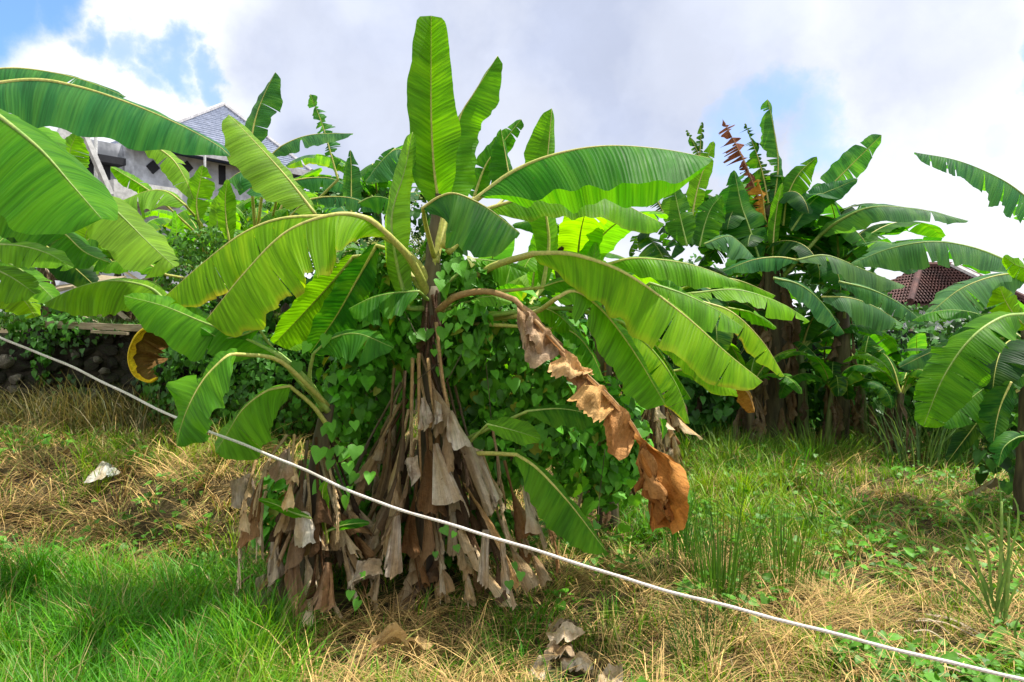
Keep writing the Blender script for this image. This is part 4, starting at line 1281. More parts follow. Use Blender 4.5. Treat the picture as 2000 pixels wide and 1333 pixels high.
for mid_, wl_, wr_, d_, c_ in (([(345, 506), (300, 470), (255, 455), (200, 466)], [12, 40, 40, 10], [3, 6, 6, 3], [6.6, 6.5], 'L'),
                               ([(262, 445), (218, 408), (178, 398), (128, 414)], [12, 42, 42, 10], [3, 6, 6, 3], [7.0, 6.9], 'G'),
                               ([(270, 590), (235, 566), (200, 560), (150, 582)], [8, 24, 24, 8], [3, 5, 5, 3], [6.8, 6.7], 'N'),
                               ([(300, 560), (330, 500), (345, 460), (340, 410)], [8, 22, 24, 8], [8, 22, 22, 6], [7.2, 7.2], 'L'),
                               ([(180, 540), (165, 490), (170, 450), (190, 410)], [8, 24, 26, 8], [8, 22, 22, 6], [7.3, 7.3], 'P'),
                               ([(480, 500), (500, 450), (520, 420), (565, 405)], [3, 8, 8, 3], [10, 30, 30, 8], [7.0, 6.9], 'G'),
                               ([(640, 440), (600, 425), (565, 430), (520, 455)], [10, 30, 30, 8], [3, 6, 6, 3], [7.4, 7.3], 'N'),
                               ([(380, 470), (420, 450), (460, 455), (500, 485)], [3, 6, 6, 3], [10, 32, 32, 8], [7.2, 7.1], 'L'),
                               ([(120, 520), (90, 470), (50, 455), (5, 470)], [10, 36, 36, 8], [3, 6, 6, 3], [7.0, 6.9], 'G')):
    PL(L2, mid_, wl_, wr_, d_, c_, W=[max(a_, b_) + 6 for a_, b_ in zip(wl_, wr_)], sl=-1 if wl_[1] > wr_[1] else 1, sr=1 if wl_[1] > wr_[1] else -1, tears=2, gap=.05)

# ================================================================== tall cluster at the right
R1 = banana('tallest banana plant on the right, with a rusty red dead frond on top', 1512, 9.6)
stem(R1, [np.array(R1.location) - (0, 0, .1), at(1516, 700, 9.6), at(1505, 520, 9.6), at(1500, 400, 9.6)], .17, .09)
Rk = dict(tears=3, gap=.06, jit=.15)
PL(R1, [(1505, 500), (1512, 400), (1520, 320), (1511, 250), (1499, 194)], [5, 10, 8, 24, 12], [5, 9, 10, 10, 10], [9.6, 9.5], 'B', seed=100, tears=6, gap=.1, jit=.1, ragged=.12)
PL(R1, [(1560, 430), (1600, 385), (1660, 325), (1722, 264)], [8, 22, 26, 14], [8, 26, 26, 12], [9.4, 9.2], 'B', seed=101, **Rk)
PL(R1, [(1545, 450), (1590, 390), (1640, 365), (1675, 350)], [6, 18, 18, 6], [8, 26, 22, 6], [9.2, 9.1], 'B', seed=102, sr=-1, **Rk)
PL(R1, [(1530, 440), (1538, 385), (1560, 340), (1596, 306)], [6, 12, 12, 4], [10, 34, 34, 8], [9.4, 9.3], 'N', seed=103, **Rk)
PL(R1, [(1600, 460), (1640, 430), (1705, 404), (1800, 410), (1892, 432)], [3, 5, 5, 4, 2], [10, 32, 30, 24, 6], [9.3, 8.6, 8.4], 'S', W=[12, 40, 38, 32, 10], seed=104, sr=-1, sl=1, pet=[(1510, 560)], tears=2, gap=.05)
PL(R1, [(1483, 505), (1462, 440), (1448, 400), (1434, 332)], [12, 44, 40, 10], [14, 46, 34, 8], [9.0, 9.2], 'D', seed=105, **Rk)
PL(R1, [(1366, 482), (1376, 440), (1390, 405), (1410, 382)], [6, 18, 16, 6], [10, 36, 38, 12], [8.8, 8.9], 'N', seed=106, tears=8, gap=.08)
PL(R1, [(1342, 480), (1330, 430), (1322, 395), (1314, 355)], [10, 30, 28, 8], [10, 30, 26, 8], [8.7, 8.8], 'N', seed=107, **Rk)
PL(R1, [(1380, 340), (1364, 300), (1352, 275), (1340, 254)], [3, 8, 8, 3], [3, 7, 7, 3], [10.4, 10.4], 'K', seed=108, tears=10, gap=.5)
PL(R1, [(1368, 330), (1367, 300), (1369, 270), (1372, 238)], [3, 8, 8, 3], [3, 7, 7, 3], [10.4, 10.4], 'K', seed=109, tears=10, gap=.5)
PL(R1, [(1350, 430), (1362, 370), (1378, 320), (1394, 276)], [6, 18, 18, 6], [6, 18, 18, 6], [9.0, 9.1], 'L', seed=110, **Rk)
PL(R1, [(1500, 440), (1468, 350), (1442, 292), (1411, 233)], [16, 22, 18, 8], [10, 12, 12, 8], [9.5, 9.4], (.26, .085, .05), seed=111, mat=M_DEAD, ribmat=M_RIB_DRY, name='dead_leaf', tears=26, gap=.75, jit=.6, ragged=.35, NTt=80)
PL(R1, [(1506, 420), (1490, 340), (1474, 290), (1455, 240)], [14, 18, 14, 7], [14, 20, 14, 6], [9.6, 9.6], 'K', seed=112, tears=26, gap=.7, jit=.6, ragged=.35, NTt=80)
PL(R1, [(1500, 450), (1494, 420), (1490, 385), (1480, 350)], [18, 20, 16, 6], [6, 8, 8, 4], [9.3, 9.3], (.55, .26, .03), seed=113, mat=M_DEAD, name='dead_leaf', tears=18, gap=.6, jit=.5, ragged=.3)
PL(R1, [(1509, 500), (1512, 450), (1518, 405), (1528, 358)], [5, 11, 11, 4], [5, 12, 12, 4], [9.1, 9.1], 'L', seed=114, tears=0)
PL(R1, [(1375, 476), (1422, 461), (1450, 478), (1472, 502)], [2, 5, 5, 2], [8, 32, 34, 10], [8.3, 8.2], 'S', W=[10, 38, 38, 14], seed=115, sr=-1, tears=2)
PL(R1, [(1560, 508), (1520, 502), (1470, 508), (1412, 530)], [8, 26, 26, 8], [2, 4, 4, 2], [8.6, 8.5], 'B', seed=116, sl=-1, tears=10, gap=.05)
PL(R1, [(1556, 507), (1615, 499), (1690, 528), (1770, 560)], [2, 5, 5, 2], [10, 32, 36, 8], [8.4, 8.2], 'S', W=[12, 40, 40, 12], seed=117, sr=-1, tears=2)
PL(R1, [(1510, 542), (1562, 556), (1606, 592), (1650, 652)], [3, 8, 8, 4], [10, 34, 36, 14], [7.8, 7.6], 'B', seed=118, sr=-1, tears=1)
PL(R1, [(1604, 579), (1660, 582), (1710, 600), (1764, 634)], [2, 5, 5, 2], [12, 40, 40, 10], [8.2, 8.0], 'S', W=[14, 48, 46, 14], seed=119, sr=-1, tears=4)
PL(R1, [(1638, 549), (1700, 565), (1755, 592), (1808, 632)], [3, 8, 8, 3], [10, 26, 26, 8], [7.9, 7.7], 'S', seed=120, sr=-1, tears=4)
for i in range(7):
    az = i * .9 + .2
    P, Lv, Rv = param_leaf(at(1503, 440, 9.8), az, rng.uniform(.3, .9), rng.uniform(1.2, 1.7), rng.uniform(.18, .24), rng.uniform(1.6, 2.5), .45, rng.uniform(-.4, .4))
    add_leaf(R1, P, Lv, Rv, 'DKNB'[i % 4], seed=130 + i, tears=8, gap=.12, jit=.2)
for q, (cx, cy, cd, nn_, el0) in enumerate(((1345, 470, 10.0, 8, .9), (1440, 440, 10.3, 9, 1.0), (1470, 500, 9.4, 6, .5), (1590, 470, 10.0, 9, .7), (1560, 520, 9.5, 5, .4))):
    for i in range(nn_):
        P, Lv, Rv = param_leaf(at(cx, cy, cd), i * 2.4 + q, rng.uniform(el0 - .3, el0 + .4), rng.uniform(.85, 1.25), rng.uniform(.15, .21), rng.uniform(1.3, 2.6), .4, rng.uniform(-.5, .5))
        add_leaf(R1, P, Lv, Rv, 'DKNDKB'[i % 6], seed=1300 + q * 20 + i, tears=14, gap=.12, jit=.3, NTt=34, M=4)
PL(R1, [(1300, 420), (1270, 372), (1245, 358), (1222, 378)], [12, 20, 20, 8], [4, 8, 8, 4], [10, 10], 'K', sl=-1, tears=30, gap=.6, jit=.4, seed=1290, NTt=70)
for i in range(14):
    a = rng.uniform(0, 6.28)
    b = at(1512, 560, 9.6)
    dead_leaf(R1, [b + (.12 * math.cos(a), .12 * math.sin(a), rng.uniform(-.2, .3)), b + (.26 * math.cos(a), .26 * math.sin(a), -.4), b + (.26 * math.cos(a), .26 * math.sin(a), rng.uniform(-1.2, -.7))], rng.uniform(.08, .14), 750 + i, col=(.20, .14, .09))
for plant_, px_, d_, top_ in ((R1, 1512, 9.5, 2.3), (R1, 1500, 9.6, 2.0)):
    for i in range(16):
        a = rng.uniform(0, 6.28)
        z0 = rng.uniform(.7, top_)
        b = ground_pt(px_, d_)
        drape(plant_, b + (.16 * math.cos(a), .16 * math.sin(a), z0), b + (.24 * math.cos(a), .24 * math.sin(a), max(.05, z0 - rng.uniform(.4, .9))), rng.uniform(.06, .11), 1500 + i, col=np.array((.24, .16, .10)) * rng.uniform(.7, 1.5))
# banana bunch
bun = at(1650, 575, 9.2)
parts = []
for j in range(5):
    for i in range(9):
        a = i / 9 * 6.28 + j * .35
        c = bun + (0, 0, .22 - j * .10)
        d = np.array([math.cos(a), math.sin(a), 0])
        parts.append(tube(spline([c + d * .03, c + d * .11 + (0, 0, -.02), c + d * .14 + (0, 0, .07)], 6), [.014, .02, .021, .02, .016, .008], 6))

R2 = banana('banana plant in the right middle with a dark bunch of green fruit under its leaves', 1640, 10.2)
stem(R2, [np.array(R2.location) - (0, 0, .1), at(1645, 650, 10.0), at(1638, 520, 9.8)], .14, .08)
for i in range(20):
    a = rng.uniform(0, 6.28)
    z0 = rng.uniform(.6, 2.2)
    b = ground_pt(1642, 10.1)
    drape(R2, b + (.13 * math.cos(a), .13 * math.sin(a), z0), b + (.21 * math.cos(a), .21 * math.sin(a), max(.05, z0 - rng.uniform(.4, .9))), rng.uniform(.06, .10), 1550 + i, col=np.array((.24, .16, .10)) * rng.uniform(.6, 1.4))
v, f = join(parts)
link('fruit_bunch', mesh_from('fruit_bunch', v - np.array(R2.location), f, M_BANANA), R2)
v, f = tube(spline([at(1638, 520, 9.8), at(1650, 515, 9.4), bun + (0, 0, .25), bun - (0, 0, .3)], 12), .022, 6)
link('fruit_stalk', mesh_from('fruit_stalk', v - np.array(R2.location), f, M_STEMG), R2)
PL(R2, [(2010, 530), (1912, 487), (1825, 472), (1740, 485), (1662, 516)], [10, 38, 46, 44, 12], [3, 5, 5, 4, 2], [7.0, 7.0, 7.2], 'S', W=[14, 48, 54, 50, 16], sl=-1, sr=1, seed=140, tears=2, gap=.04)
for i in range(9):
    P, Lv, Rv = param_leaf(at(1638, 520, 9.8), i * .74 + .5, rng.uniform(.5, 1.3), rng.uniform(1.3, 1.9), rng.uniform(.19, .26), rng.uniform(1.1, 2.0), .3, rng.uniform(-.4, .4))
    add_leaf(R2, P, Lv, Rv, 'NBSD'[i % 4], seed=150 + i, tears=6, gap=.08, jit=.15)

# ================================================================== plant at the right edge
R4 = banana('banana plant at the right edge with broad pleated leaf hanging low', 2010, 6.2)
stem(R4, [np.array(R4.location) - (0, 0, .1), at(2012, 760, 6.2), at(2010, 640, 6.2)], .11, .06, M_STEM)
PL(R4, [(2005, 612), (1954, 620), (1895, 662), (1842, 738), (1803, 834)], [14, 44, 50, 44, 20], [3, 7, 10, 14, 8], [5.6, 5.4, 5.4], 'G', W=[18, 56, 60, 54, 26], sl=-1, sr=1, seed=160, tears=15, gap=.09, jit=.14, ruffle=.08)
PL(R4, [(2010, 730), (1940, 748), (1880, 792), (1836, 832)], [12, 38, 40, 12], [3, 6, 6, 3], [5.7, 5.6], 'N', W=[14, 46, 48, 16], sl=-1, sr=1, seed=161, tears=4)
PL(R4, [(1960, 660), (1888, 664), (1825, 685), (1756, 718)], [8, 28, 30, 8], [2, 5, 5, 3], [6.2, 6.1], 'B', W=[10, 36, 36, 12], sl=-1, sr=1, seed=162, tears=4)
PL(R4, [(1990, 760), (1930, 800), (1890, 850), (1850, 904)], [8, 24, 24, 10], [6, 14, 14, 6], [5.9, 5.8], 'K', seed=163, tears=3)
PL(R4, [(1975, 745), (1955, 790), (1945, 830), (1940, 868)], [10, 30, 30, 10], [10, 26, 26, 10], [5.5, 5.4], 'D', seed=164, tears=2)
PL(R4, [(2010, 535), (1947, 538), (1877, 564), (1816, 612)], [12, 44, 48, 20], [3, 6, 6, 3], [6.6, 6.5], 'S', W=[16, 54, 56, 24], sl=-1, sr=1, seed=165, tears=4)
PL(R4, [(2010, 640), (1985, 620), (1965, 590), (1952, 560)], [10, 26, 26, 10], [8, 26, 30, 12], [6.0, 6.0], 'Y', seed=166, tears=2)
PL(R4, [(2010, 850), (1985, 855), (1960, 875), (1950, 910)], [6, 20, 20, 6], [6, 14, 14, 6], [5.4, 5.3], 'D', seed=167, tears=2)
PL(R4, [(2030, 700), (2000, 690), (1960, 690), (1930, 720)], [8, 30, 30, 8], [3, 8, 8, 3], [5.9, 5.8], 'N', seed=168, tears=4, sl=-1)
for i in range(7):
    P, Lv, Rv = param_leaf(at(2015, 680, 6.2), i * .95 + .9, rng.uniform(.1, .9), rng.uniform(.9, 1.3), rng.uniform(.16, .22), rng.uniform(1.2, 2.2), .35, rng.uniform(-.4, .4))
    add_leaf(R4, P, Lv, Rv, 'KDNK'[i % 4], seed=170 + i, tears=5, gap=.08)
R5 = banana('banana plant beyond the right frame edge with a fringed leaf arching into the sky', 2260, 6.6)
stem(R5, [np.array(R5.location) - (0, 0, .1), at(2250, 700, 6.6), at(2200, 560, 6.6)], .13, .07, M_STEMG)
PL(R5, [(2080, 455), (2000, 382), (1947, 346), (1870, 314), (1786, 298)], [20, 60, 58, 40, 18], [3, 5, 5, 4, 3], [6.2, 6.0], 'B', W=[24, 72, 68, 48, 22], sl=-1, sr=1, pet=[(2200, 560)], seed=180, tears=16, gap=.12, jit=.08, NTt=70)
PL(R5, [(2100, 560), (2040, 530), (1990, 520), (1960, 500)], [10, 30, 26, 10], [8, 20, 20, 8], [6.5, 6.5], 'Y', seed=181, tears=2, pet=[(2200, 600)])

# ================================================================== background plants, from three models


def make_model(seed, cols, height, nl, label, lo=1.1, hi=1.8):
    r = np.random.default_rng(seed)
    root = thing('banana_plant', label, 'banana plant', (0, 0, 0), 'banana plants')
    top = np.array([.08, .05, height])
    stem(root, [(0, 0, -.15), (.03, .0, height * .5), tuple(top)], .11, .05, M_STEM if seed % 2 else M_STEMG)
    for i in range(nl):
        az = i * 2.39 + r.uniform(-.3, .3)
        L = r.uniform(lo, hi)
        el = r.uniform(.35, 1.35)
        P, Lv, Rv = param_leaf(top + (.10 * math.cos(az), .10 * math.sin(az), .1), az, el, L, L * r.uniform(.13, .17), r.uniform(.9, 2.2), r.uniform(.15, .5), r.uniform(-.35, .35))
        pet = spline([top - (0, 0, .1), top + (.05 * math.cos(az), .05 * math.sin(az), .03), P[0]], 6)
        add_leaf(root, P, Lv, Rv, cols[i % len(cols)], seed=seed * 50 + i, pet=pet, tears=r.integers(2, 10), gap=.08, jit=.14, NTt=34, M=4, age=.2 * r.random())
    for i in range(9):
        a = r.uniform(0, 6.28)
        z0 = height * r.uniform(.6, .95)
        dead_leaf(root, [(.07 * math.cos(a), .07 * math.sin(a), z0), (.2 * math.cos(a), .2 * math.sin(a), z0 - .3), (.22 * math.cos(a), .22 * math.sin(a), max(.1, z0 - .9))], r.uniform(.07, .12), seed * 70 + i, col=(.22, .16, .11), N=14)
    return root


def copy_tree(o, parent=None):
    c = o.copy()
    COL.objects.link(c)
    c.parent = parent
    for ch in o.children:
        copy_tree(ch, c)
    return c


LM = 'banana plant of the dense grove behind, its leaves overlapping its neighbours'
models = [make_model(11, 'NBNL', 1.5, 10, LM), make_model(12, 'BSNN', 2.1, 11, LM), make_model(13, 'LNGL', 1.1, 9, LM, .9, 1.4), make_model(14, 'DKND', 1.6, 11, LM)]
spots = [  # px, d, model, scale, label
    (700, 7.6, 0, .80, 'mid-green banana plant behind the big yellow-green arching leaf'),
    (640, 9.8, 1, .62, 'blue-green banana plant against the sky left of the central plant'),
    (745, 10.5, 1, .80, 'far banana plant against the sky just left of the tall upright leaf'),
    (500, 8.9, 2, .85, 'small bright banana plant on the terrace above the stone wall'),
    (60, 10.6, 0, .55, 'banana plant behind the plank heap at the left'),
    (90, 8.9, 2, .72, 'lush low banana plant at the left edge before the grey house'),
    (235, 9.6, 2, .70, 'low banana plant on the terrace under the pale balcony slab'),
    (390, 9.0, 2, .78, 'low banana plant on the terrace left of the leafy bush'),
    (560, 10.5, 0, .78, 'banana plant beside the right corner of the grey house'),
    (1470, 9.0, 2, .72, 'low banana plant at the foot of the tallest right plant'),
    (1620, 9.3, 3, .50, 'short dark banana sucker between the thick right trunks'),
    (310, 8.5, 2, .60, 'short bright banana plant close behind the wall top'),
    (455, 8.3, 2, .66, 'short bright banana plant beside the end of the stone wall'),
    (1010, 7.4, 2, .80, 'bright low banana plant right behind the vine clump'),
    (940, 8.2, 0, .95, 'banana plant hidden behind the vines of the centre clump'),
    (1060, 9.0, 1, .66, 'banana plant in the gap under the long horizontal leaf'),
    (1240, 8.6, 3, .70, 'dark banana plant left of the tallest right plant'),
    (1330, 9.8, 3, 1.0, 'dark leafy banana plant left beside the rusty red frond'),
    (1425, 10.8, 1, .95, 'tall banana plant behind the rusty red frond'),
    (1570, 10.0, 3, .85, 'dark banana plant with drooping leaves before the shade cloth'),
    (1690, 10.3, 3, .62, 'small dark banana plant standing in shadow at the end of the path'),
    (1790, 11.0, 0, .56, 'banana plant below the red tiled roof'),
    (1880, 10.0, 0, .50, 'banana plant right below the red tiled roof, nearest the path'),
    (1975, 11.2, 1, .46, 'banana plant right of the red tiled roof'),
    (2090, 9.0, 0, .8, 'banana plant behind the pleated leaf at the right edge'),
    (1750, 9.2, 2, .75, 'low banana plant in the shade beside the path'),
]
used = set()
for i, (px, d, k, sc, lab) in enumerate(spots):
    o = models[k] if k not in used else copy_tree(models[k])
    used.add(k)
    b = ground_pt(px, d)
    if b[0] < TX1 - .1 and d > WALLY + .1:
        b[2] = terr(b[0], d)
    o.location = b
    o.rotation_euler.z = i * 1.7 + .4
    o.scale = (sc, sc, sc)
    o['label'] = lab

# ------------------------------------------------------------------ climbing vine over the clump


def heart(seed):
    r = np.random.default_rng(seed)
    half = [(0, .12), (.20, .0), (.42, .06), (.52, .26), (.42, .55), (.20, .82), (0, 1.05)]
    wx_, cup, drp = r.uniform(.72, 1.02), r.uniform(-.05, .35), r.uniform(.08, .30)
    V = [(0, .12, 0), (0, .5, -.03 - drp * .2), (0, 1.05, -drp * 1.2)]
    f = []
    for s in (-1, 1):
        o = len(V)
        for x, y in half[1:-1]:
            V.append((s * x * wx_ * r.uniform(.92, 1.08), y, cup * x - drp * y * y + .03 * r.normal()))
        idx = [0, o, o + 1, o + 2, o + 3, o + 4, 2]
        tri = [(0, o, 1), (o, o + 1, 1), (o + 1, o + 2, 1), (o + 2, o + 3, 1), (o + 3, o + 4, 1), (o + 4, 2, 1)]
        f += tri if s == 1 else [t[::-1] for t in tri]
    return np.array(V), np.array(f)


hearts = [heart(i) for i in range(8)]
hmesh = [mesh_from('vine_leaf', v, [tuple(q) for q in f.tolist()], M_VINE) for v, f in hearts]


def rot_from(nrm, tip, r):
    """3x3 with columns side, tip, normal"""
    nrm = nrm / np.linalg.norm(nrm)
    tip = tip - nrm * (tip @ nrm)
    tip = tip / np.linalg.norm(tip)
    sd = np.cross(tip, nrm)
    return np.stack([sd, tip, nrm], 1)


def leaf_mass(pts, nrms, sizes, tints, name, parent, mat, kinds=None):
    V, Fs, C = [], [], []
    o = 0
    for i, (p, n, s) in enumerate(zip(pts, nrms, sizes)):
        hv, hf = hearts[i % 8]
        tip = np.array([rng.normal() * .45, rng.normal() * .3, -1.0])
        R = rot_from(n, tip, rng)
        V.append((hv * s) @ R.T + p)
        Fs.append(hf + o)
        C.append(np.repeat(tints[i][None], len(hv), 0))
        o += len(hv)
    pl = np.array(parent.location)
    ob = link(name, mesh_from(name, np.vstack(V) - pl, np.vstack(Fs), mat, True, None, np.vstack(C)), parent)
    ob['kind'] = 'stuff'
    return ob


def blobs_surface(blobs, n, thick=.16):
    """points on the outside of a union of ellipsoids, with outward normals"""
    P, Nn = [], []
    wsum = np.array([b[3] * b[5] for b in blobs])
    while len(P) < n:
        b = blobs[rng.choice(len(blobs), p=wsum / wsum.sum())]
        c, rr = np.array(b[:3]), np.array(b[3:6])
        d = unit(rng.normal(size=3))
        k = 1 - abs(rng.normal()) * thick + .05 * rng.normal()
        p = c + d * rr * k
        inside = False
        for q in blobs:
            if q is b:
                continue
            if (((p - np.array(q[:3])) / np.array(q[3:6])) ** 2).sum() < .62:
                inside = True
                break
        if inside:
            continue
        P.append(p)
        Nn.append(unit(d / rr) * .8 + np.array([0, -.15, .35]) + rng.normal(size=3) * .45)
    return np.array(P), np.array(Nn)


def bl_(px, py, d, rx, ry, rz):
    return (*at(px, py, d), rx, ry, rz)


vine = thing('climbing_vine', 'heart-leaved climbing vine smothering the central banana clump', 'vine', tuple(ground_pt(930, 4.8)))
VB = [bl_(740, 990, 4.85, .42, .25, .36), bl_(900, 1050, 4.9, .40, .2, .30), bl_(575, 1010, 4.65, .26, .2, .34), bl_(1180, 860, 5.5, .32, .25, .5), bl_(980, 740, 4.85, .40, .36, .46), bl_(900, 620, 4.75, .24, .28, .36), bl_(1070, 700, 4.95, .30, .30, .36), bl_(760, 640, 4.85, .30, .28, .42),
      bl_(720, 760, 4.8, .30, .3, .40), bl_(1060, 830, 4.85, .22, .26, .24), bl_(960, 880, 4.75, .26, .26, .30), bl_(690, 560, 5.0, .22, .22, .30), bl_(870, 500, 4.7, .12, .15, .26), bl_(915, 640, 4.42, .12, .12, .22), bl_(930, 540, 4.5, .10, .08, .12), bl_(880, 690, 4.42, .10, .10, .16), bl_(800, 640, 4.5, .10, .12, .20), bl_(760, 520, 4.7, .16, .14, .18), bl_(1110, 900, 5.0, .10, .15, .22), bl_(1000, 640, 4.9, .26, .28, .24)]
P, Nn = blobs_surface(VB, 236, .05)
for p, nn in zip(P, Nn):
    if p[1] > 4.95:
        p[1] = 4.95 - (p[1] - 4.95) * .9
        nn[1] = -abs(nn[1])
    s = rng.choice([.05, .065, .08, .10, .13]) * rng.uniform(.85, 1.15)
    tip = np.array([rng.normal() * .4, rng.normal() * .25, -1.0])
    R = rot_from(nn, tip, rng)
    o = link('leaf', hmesh[rng.integers(8)], vine)
    M = Matrix(R.tolist()).to_4x4()
    M.translation = Vector((p - np.array(vine.location)).tolist())
    o.matrix_basis = M @ Matrix.Scale(s, 4)
for cx, cy, cd, n_, sp_ in ((690, 905, 4.05, 12, 36), (640, 850, 4.1, 7, 26), (535, 1190, 3.85, 4, 18), (1000, 1105, 3.86, 4, 16), (875, 1060, 3.92, 4, 20), (690, 1150, 3.9, 5, 20), (885, 530, 4.25, 8, 24), (822, 660, 4.3, 6, 16), (880, 640, 4.25, 8, 22), (620, 690, 4.0, 4, 24)):
    for q in range(n_):
        p = at(cx + rng.normal() * sp_, cy + rng.normal() * sp_, cd + rng.normal() * .04)
        R = rot_from(np.array([rng.normal() * .4, -.8, .7]), np.array([rng.normal() * .4, -.3, -1.0]), rng)
        o = link('leaf', hmesh[rng.integers(8)], vine)
        Mx = Matrix(R.tolist()).to_4x4()
        Mx.translation = Vector((p - np.array(vine.location)).tolist())
        o.matrix_basis = Mx @ Matrix.Scale(rng.uniform(.05, .10) if cy < 1000 else rng.uniform(.035, .06), 4)
P, Nn = blobs_surface(VB, 10000, .22)
tn = np.array([.100, .320, .022])[None] * rng.uniform(.45, 1.5, (len(P), 1))
tn[rng.random(len(P)) < .06] = (.26, .30, .03)
leaf_mass(P, Nn, rng.uniform(.03, .10, len(P)), tn, 'leaf_mass', vine, M_VINEMASS)
# vine stems
parts = []
for i in range(12):
    b = VB[rng.integers(len(VB))]
    a = np.array(b[:3]) + rng.normal(size=3) * .12
    c = a + np.array([rng.normal() * .2, rng.normal() * .1 - .1, -rng.uniform(.3, .8)])
    parts.append(tube(spline([a, (a + c) / 2 + rng.normal(size=3) * .07, c], 8), .0025, 5))
v, f = join(parts)
st = link('vine_stem', mesh_from('vine_stem', v - np.array(vine.location), f, M_STEM), vine)
st['kind'] = 'stuff'
# pale bud clusters
P, Nn = blobs_surface([bl_(700, 530, 4.75, .22, .2, .22), bl_(690, 610, 4.8, .14, .16, .22), bl_(815, 450, 4.8, .10, .12, .22), bl_(960, 620, 4.7, .16, .12, .10), bl_(860, 470, 4.7, .10, .1, .12)], 70, .1)
V, Fs, C, o = [], [], [], 0
oct_ = np.array([(1, 0, 0), (-1, 0, 0), (0, 1, 0), (0, -1, 0), (0, 0, 1), (0, 0, -1)], float)
octf = np.array([(0, 2, 4), (2, 1, 4), (1, 3, 4), (3, 0, 4), (2, 0, 5), (1, 2, 5), (3, 1, 5), (0, 3, 5)])
for p in P:
    for k in range(14):
        V.append(oct_ * rng.uniform(.004, .008) + p + rng.normal(size=3) * .022)
        Fs.append(octf + o)
        C.append(np.repeat(np.array([[.36, .42, .17]]) * rng.uniform(.7, 1.2), 6, 0))
        o += 6
bud = link('bud_cluster', mesh_from('bud_cluster', np.vstack(V) - np.array(vine.location), np.vstack(Fs), M_GRASS, True, None, np.vstack(C)), vine)
bud['kind'] = 'stuff'

# creeper over the wall top and the end of the wall
creep = thing('wall_creeper', 'dark small-leaved creeper hanging over the stone wall and its right end', 'creeper', tuple(at(330, 700, 7.8)))
P, Nn = blobs_surface([bl_(20, 610, 8.1, .8, .3, .18), bl_(110, 640, 8.0, .5, .2, .16), bl_(360, 760, 7.7, .42, .35, .55), bl_(430, 700, 7.6, .5, .4, .6), bl_(80, 680, 7.9, .1, .1, .35), bl_(520, 760, 7.2, .6, .4, .6), bl_(250, 640, 8.1, .6, .2, .06)], 4200, .15)
tn = np.array([.060, .190, .020])[None] * rng.uniform(.5, 1.5, (len(P), 1))
leaf_mass(P, Nn, rng.uniform(.035, .085, len(P)), tn, 'leaf_mass', creep, M_VINEMASS)
n_ = 900
wxx = rng.uniform(-6.1, -2.0, n_)
wzz = rng.uniform(.55, 1.62, n_)
kk = fbm(wxx * 1.9, wzz * 1.9, 77) > .47
P = np.stack([wxx, np.full(n_, WALLY - .09) + .08 * (wzz - .8) * .5 - rng.random(n_) * .05, wzz], 1)[kk]
Nn = np.array([0, -1.0, .5]) + rng.normal(size=(len(P), 3)) * .35
tn = np.array([.050, .130, .025])[None] * rng.uniform(.4, 1.4, (len(P), 1))
leaf_mass(P, Nn, rng.uniform(.03, .075, len(P)), tn, 'leaf_mass', creep, M_VINEMASS)
# leafy bush with pale buds by the left terrace plants
bush = thing('flowering_bush', 'round leafy bush with pale buds behind the left arching leaves', 'bush', tuple(at(370, 560, 6.6)))
P, Nn = blobs_surface([bl_(375, 490, 6.6, .26, .25, .2), bl_(420, 470, 6.7, .25, .25, .14), bl_(360, 540, 6.5, .25, .2, .18), bl_(500, 440, 9.0, .4, .3, .2), bl_(560, 420, 9.2, .5, .3, .2)], 2600, .2)
tn = np.array([.080, .210, .030])[None] * rng.uniform(.5, 1.5, (len(P), 1))
leaf_mass(P, Nn, rng.uniform(.02, .05, len(P)), tn, 'leaf_mass', bush, M_VINEMASS)
P, Nn = blobs_surface([bl_(20, 480, 11, 1.2, .5, .45), bl_(180, 470, 11.5, 1.1, .5, .45), bl_(330, 470, 11, 1.0, .5, .40), bl_(450, 450, 11, .9, .5, .45)], 1800, .2)
tn = np.array([.055, .170, .022])[None] * rng.uniform(.4, 1.5, (len(P), 1))
leaf_mass(P, Nn, rng.uniform(.07, .16, len(P)), tn, 'leaf_mass', bush, M_VINEMASS)
# dark undergrowth behind the grove
und = thing('undergrowth', 'dark leafy undergrowth filling the gaps between the banana stems', 'undergrowth', (2.5, 11, 0))
und['kind'] = 'stuff'
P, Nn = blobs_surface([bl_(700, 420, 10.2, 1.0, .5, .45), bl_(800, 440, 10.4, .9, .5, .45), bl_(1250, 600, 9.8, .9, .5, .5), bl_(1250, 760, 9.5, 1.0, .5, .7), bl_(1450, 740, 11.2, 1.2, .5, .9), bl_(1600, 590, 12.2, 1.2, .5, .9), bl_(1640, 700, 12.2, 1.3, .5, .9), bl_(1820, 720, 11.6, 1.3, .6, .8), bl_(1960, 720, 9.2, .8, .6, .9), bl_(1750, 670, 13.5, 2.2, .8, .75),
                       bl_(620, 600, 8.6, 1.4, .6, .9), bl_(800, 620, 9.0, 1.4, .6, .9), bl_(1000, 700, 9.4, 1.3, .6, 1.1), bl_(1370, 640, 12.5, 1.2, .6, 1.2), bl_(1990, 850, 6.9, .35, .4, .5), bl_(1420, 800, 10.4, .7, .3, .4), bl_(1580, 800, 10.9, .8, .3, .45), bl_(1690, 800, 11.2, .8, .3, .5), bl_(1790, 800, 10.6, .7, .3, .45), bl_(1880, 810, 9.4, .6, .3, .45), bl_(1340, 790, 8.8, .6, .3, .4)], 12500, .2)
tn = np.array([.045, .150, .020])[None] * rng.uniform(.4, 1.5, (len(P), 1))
leaf_mass(P, Nn, rng.uniform(.06, .17, len(P)), tn, 'leaf_mass', und, M_VINEMASS)

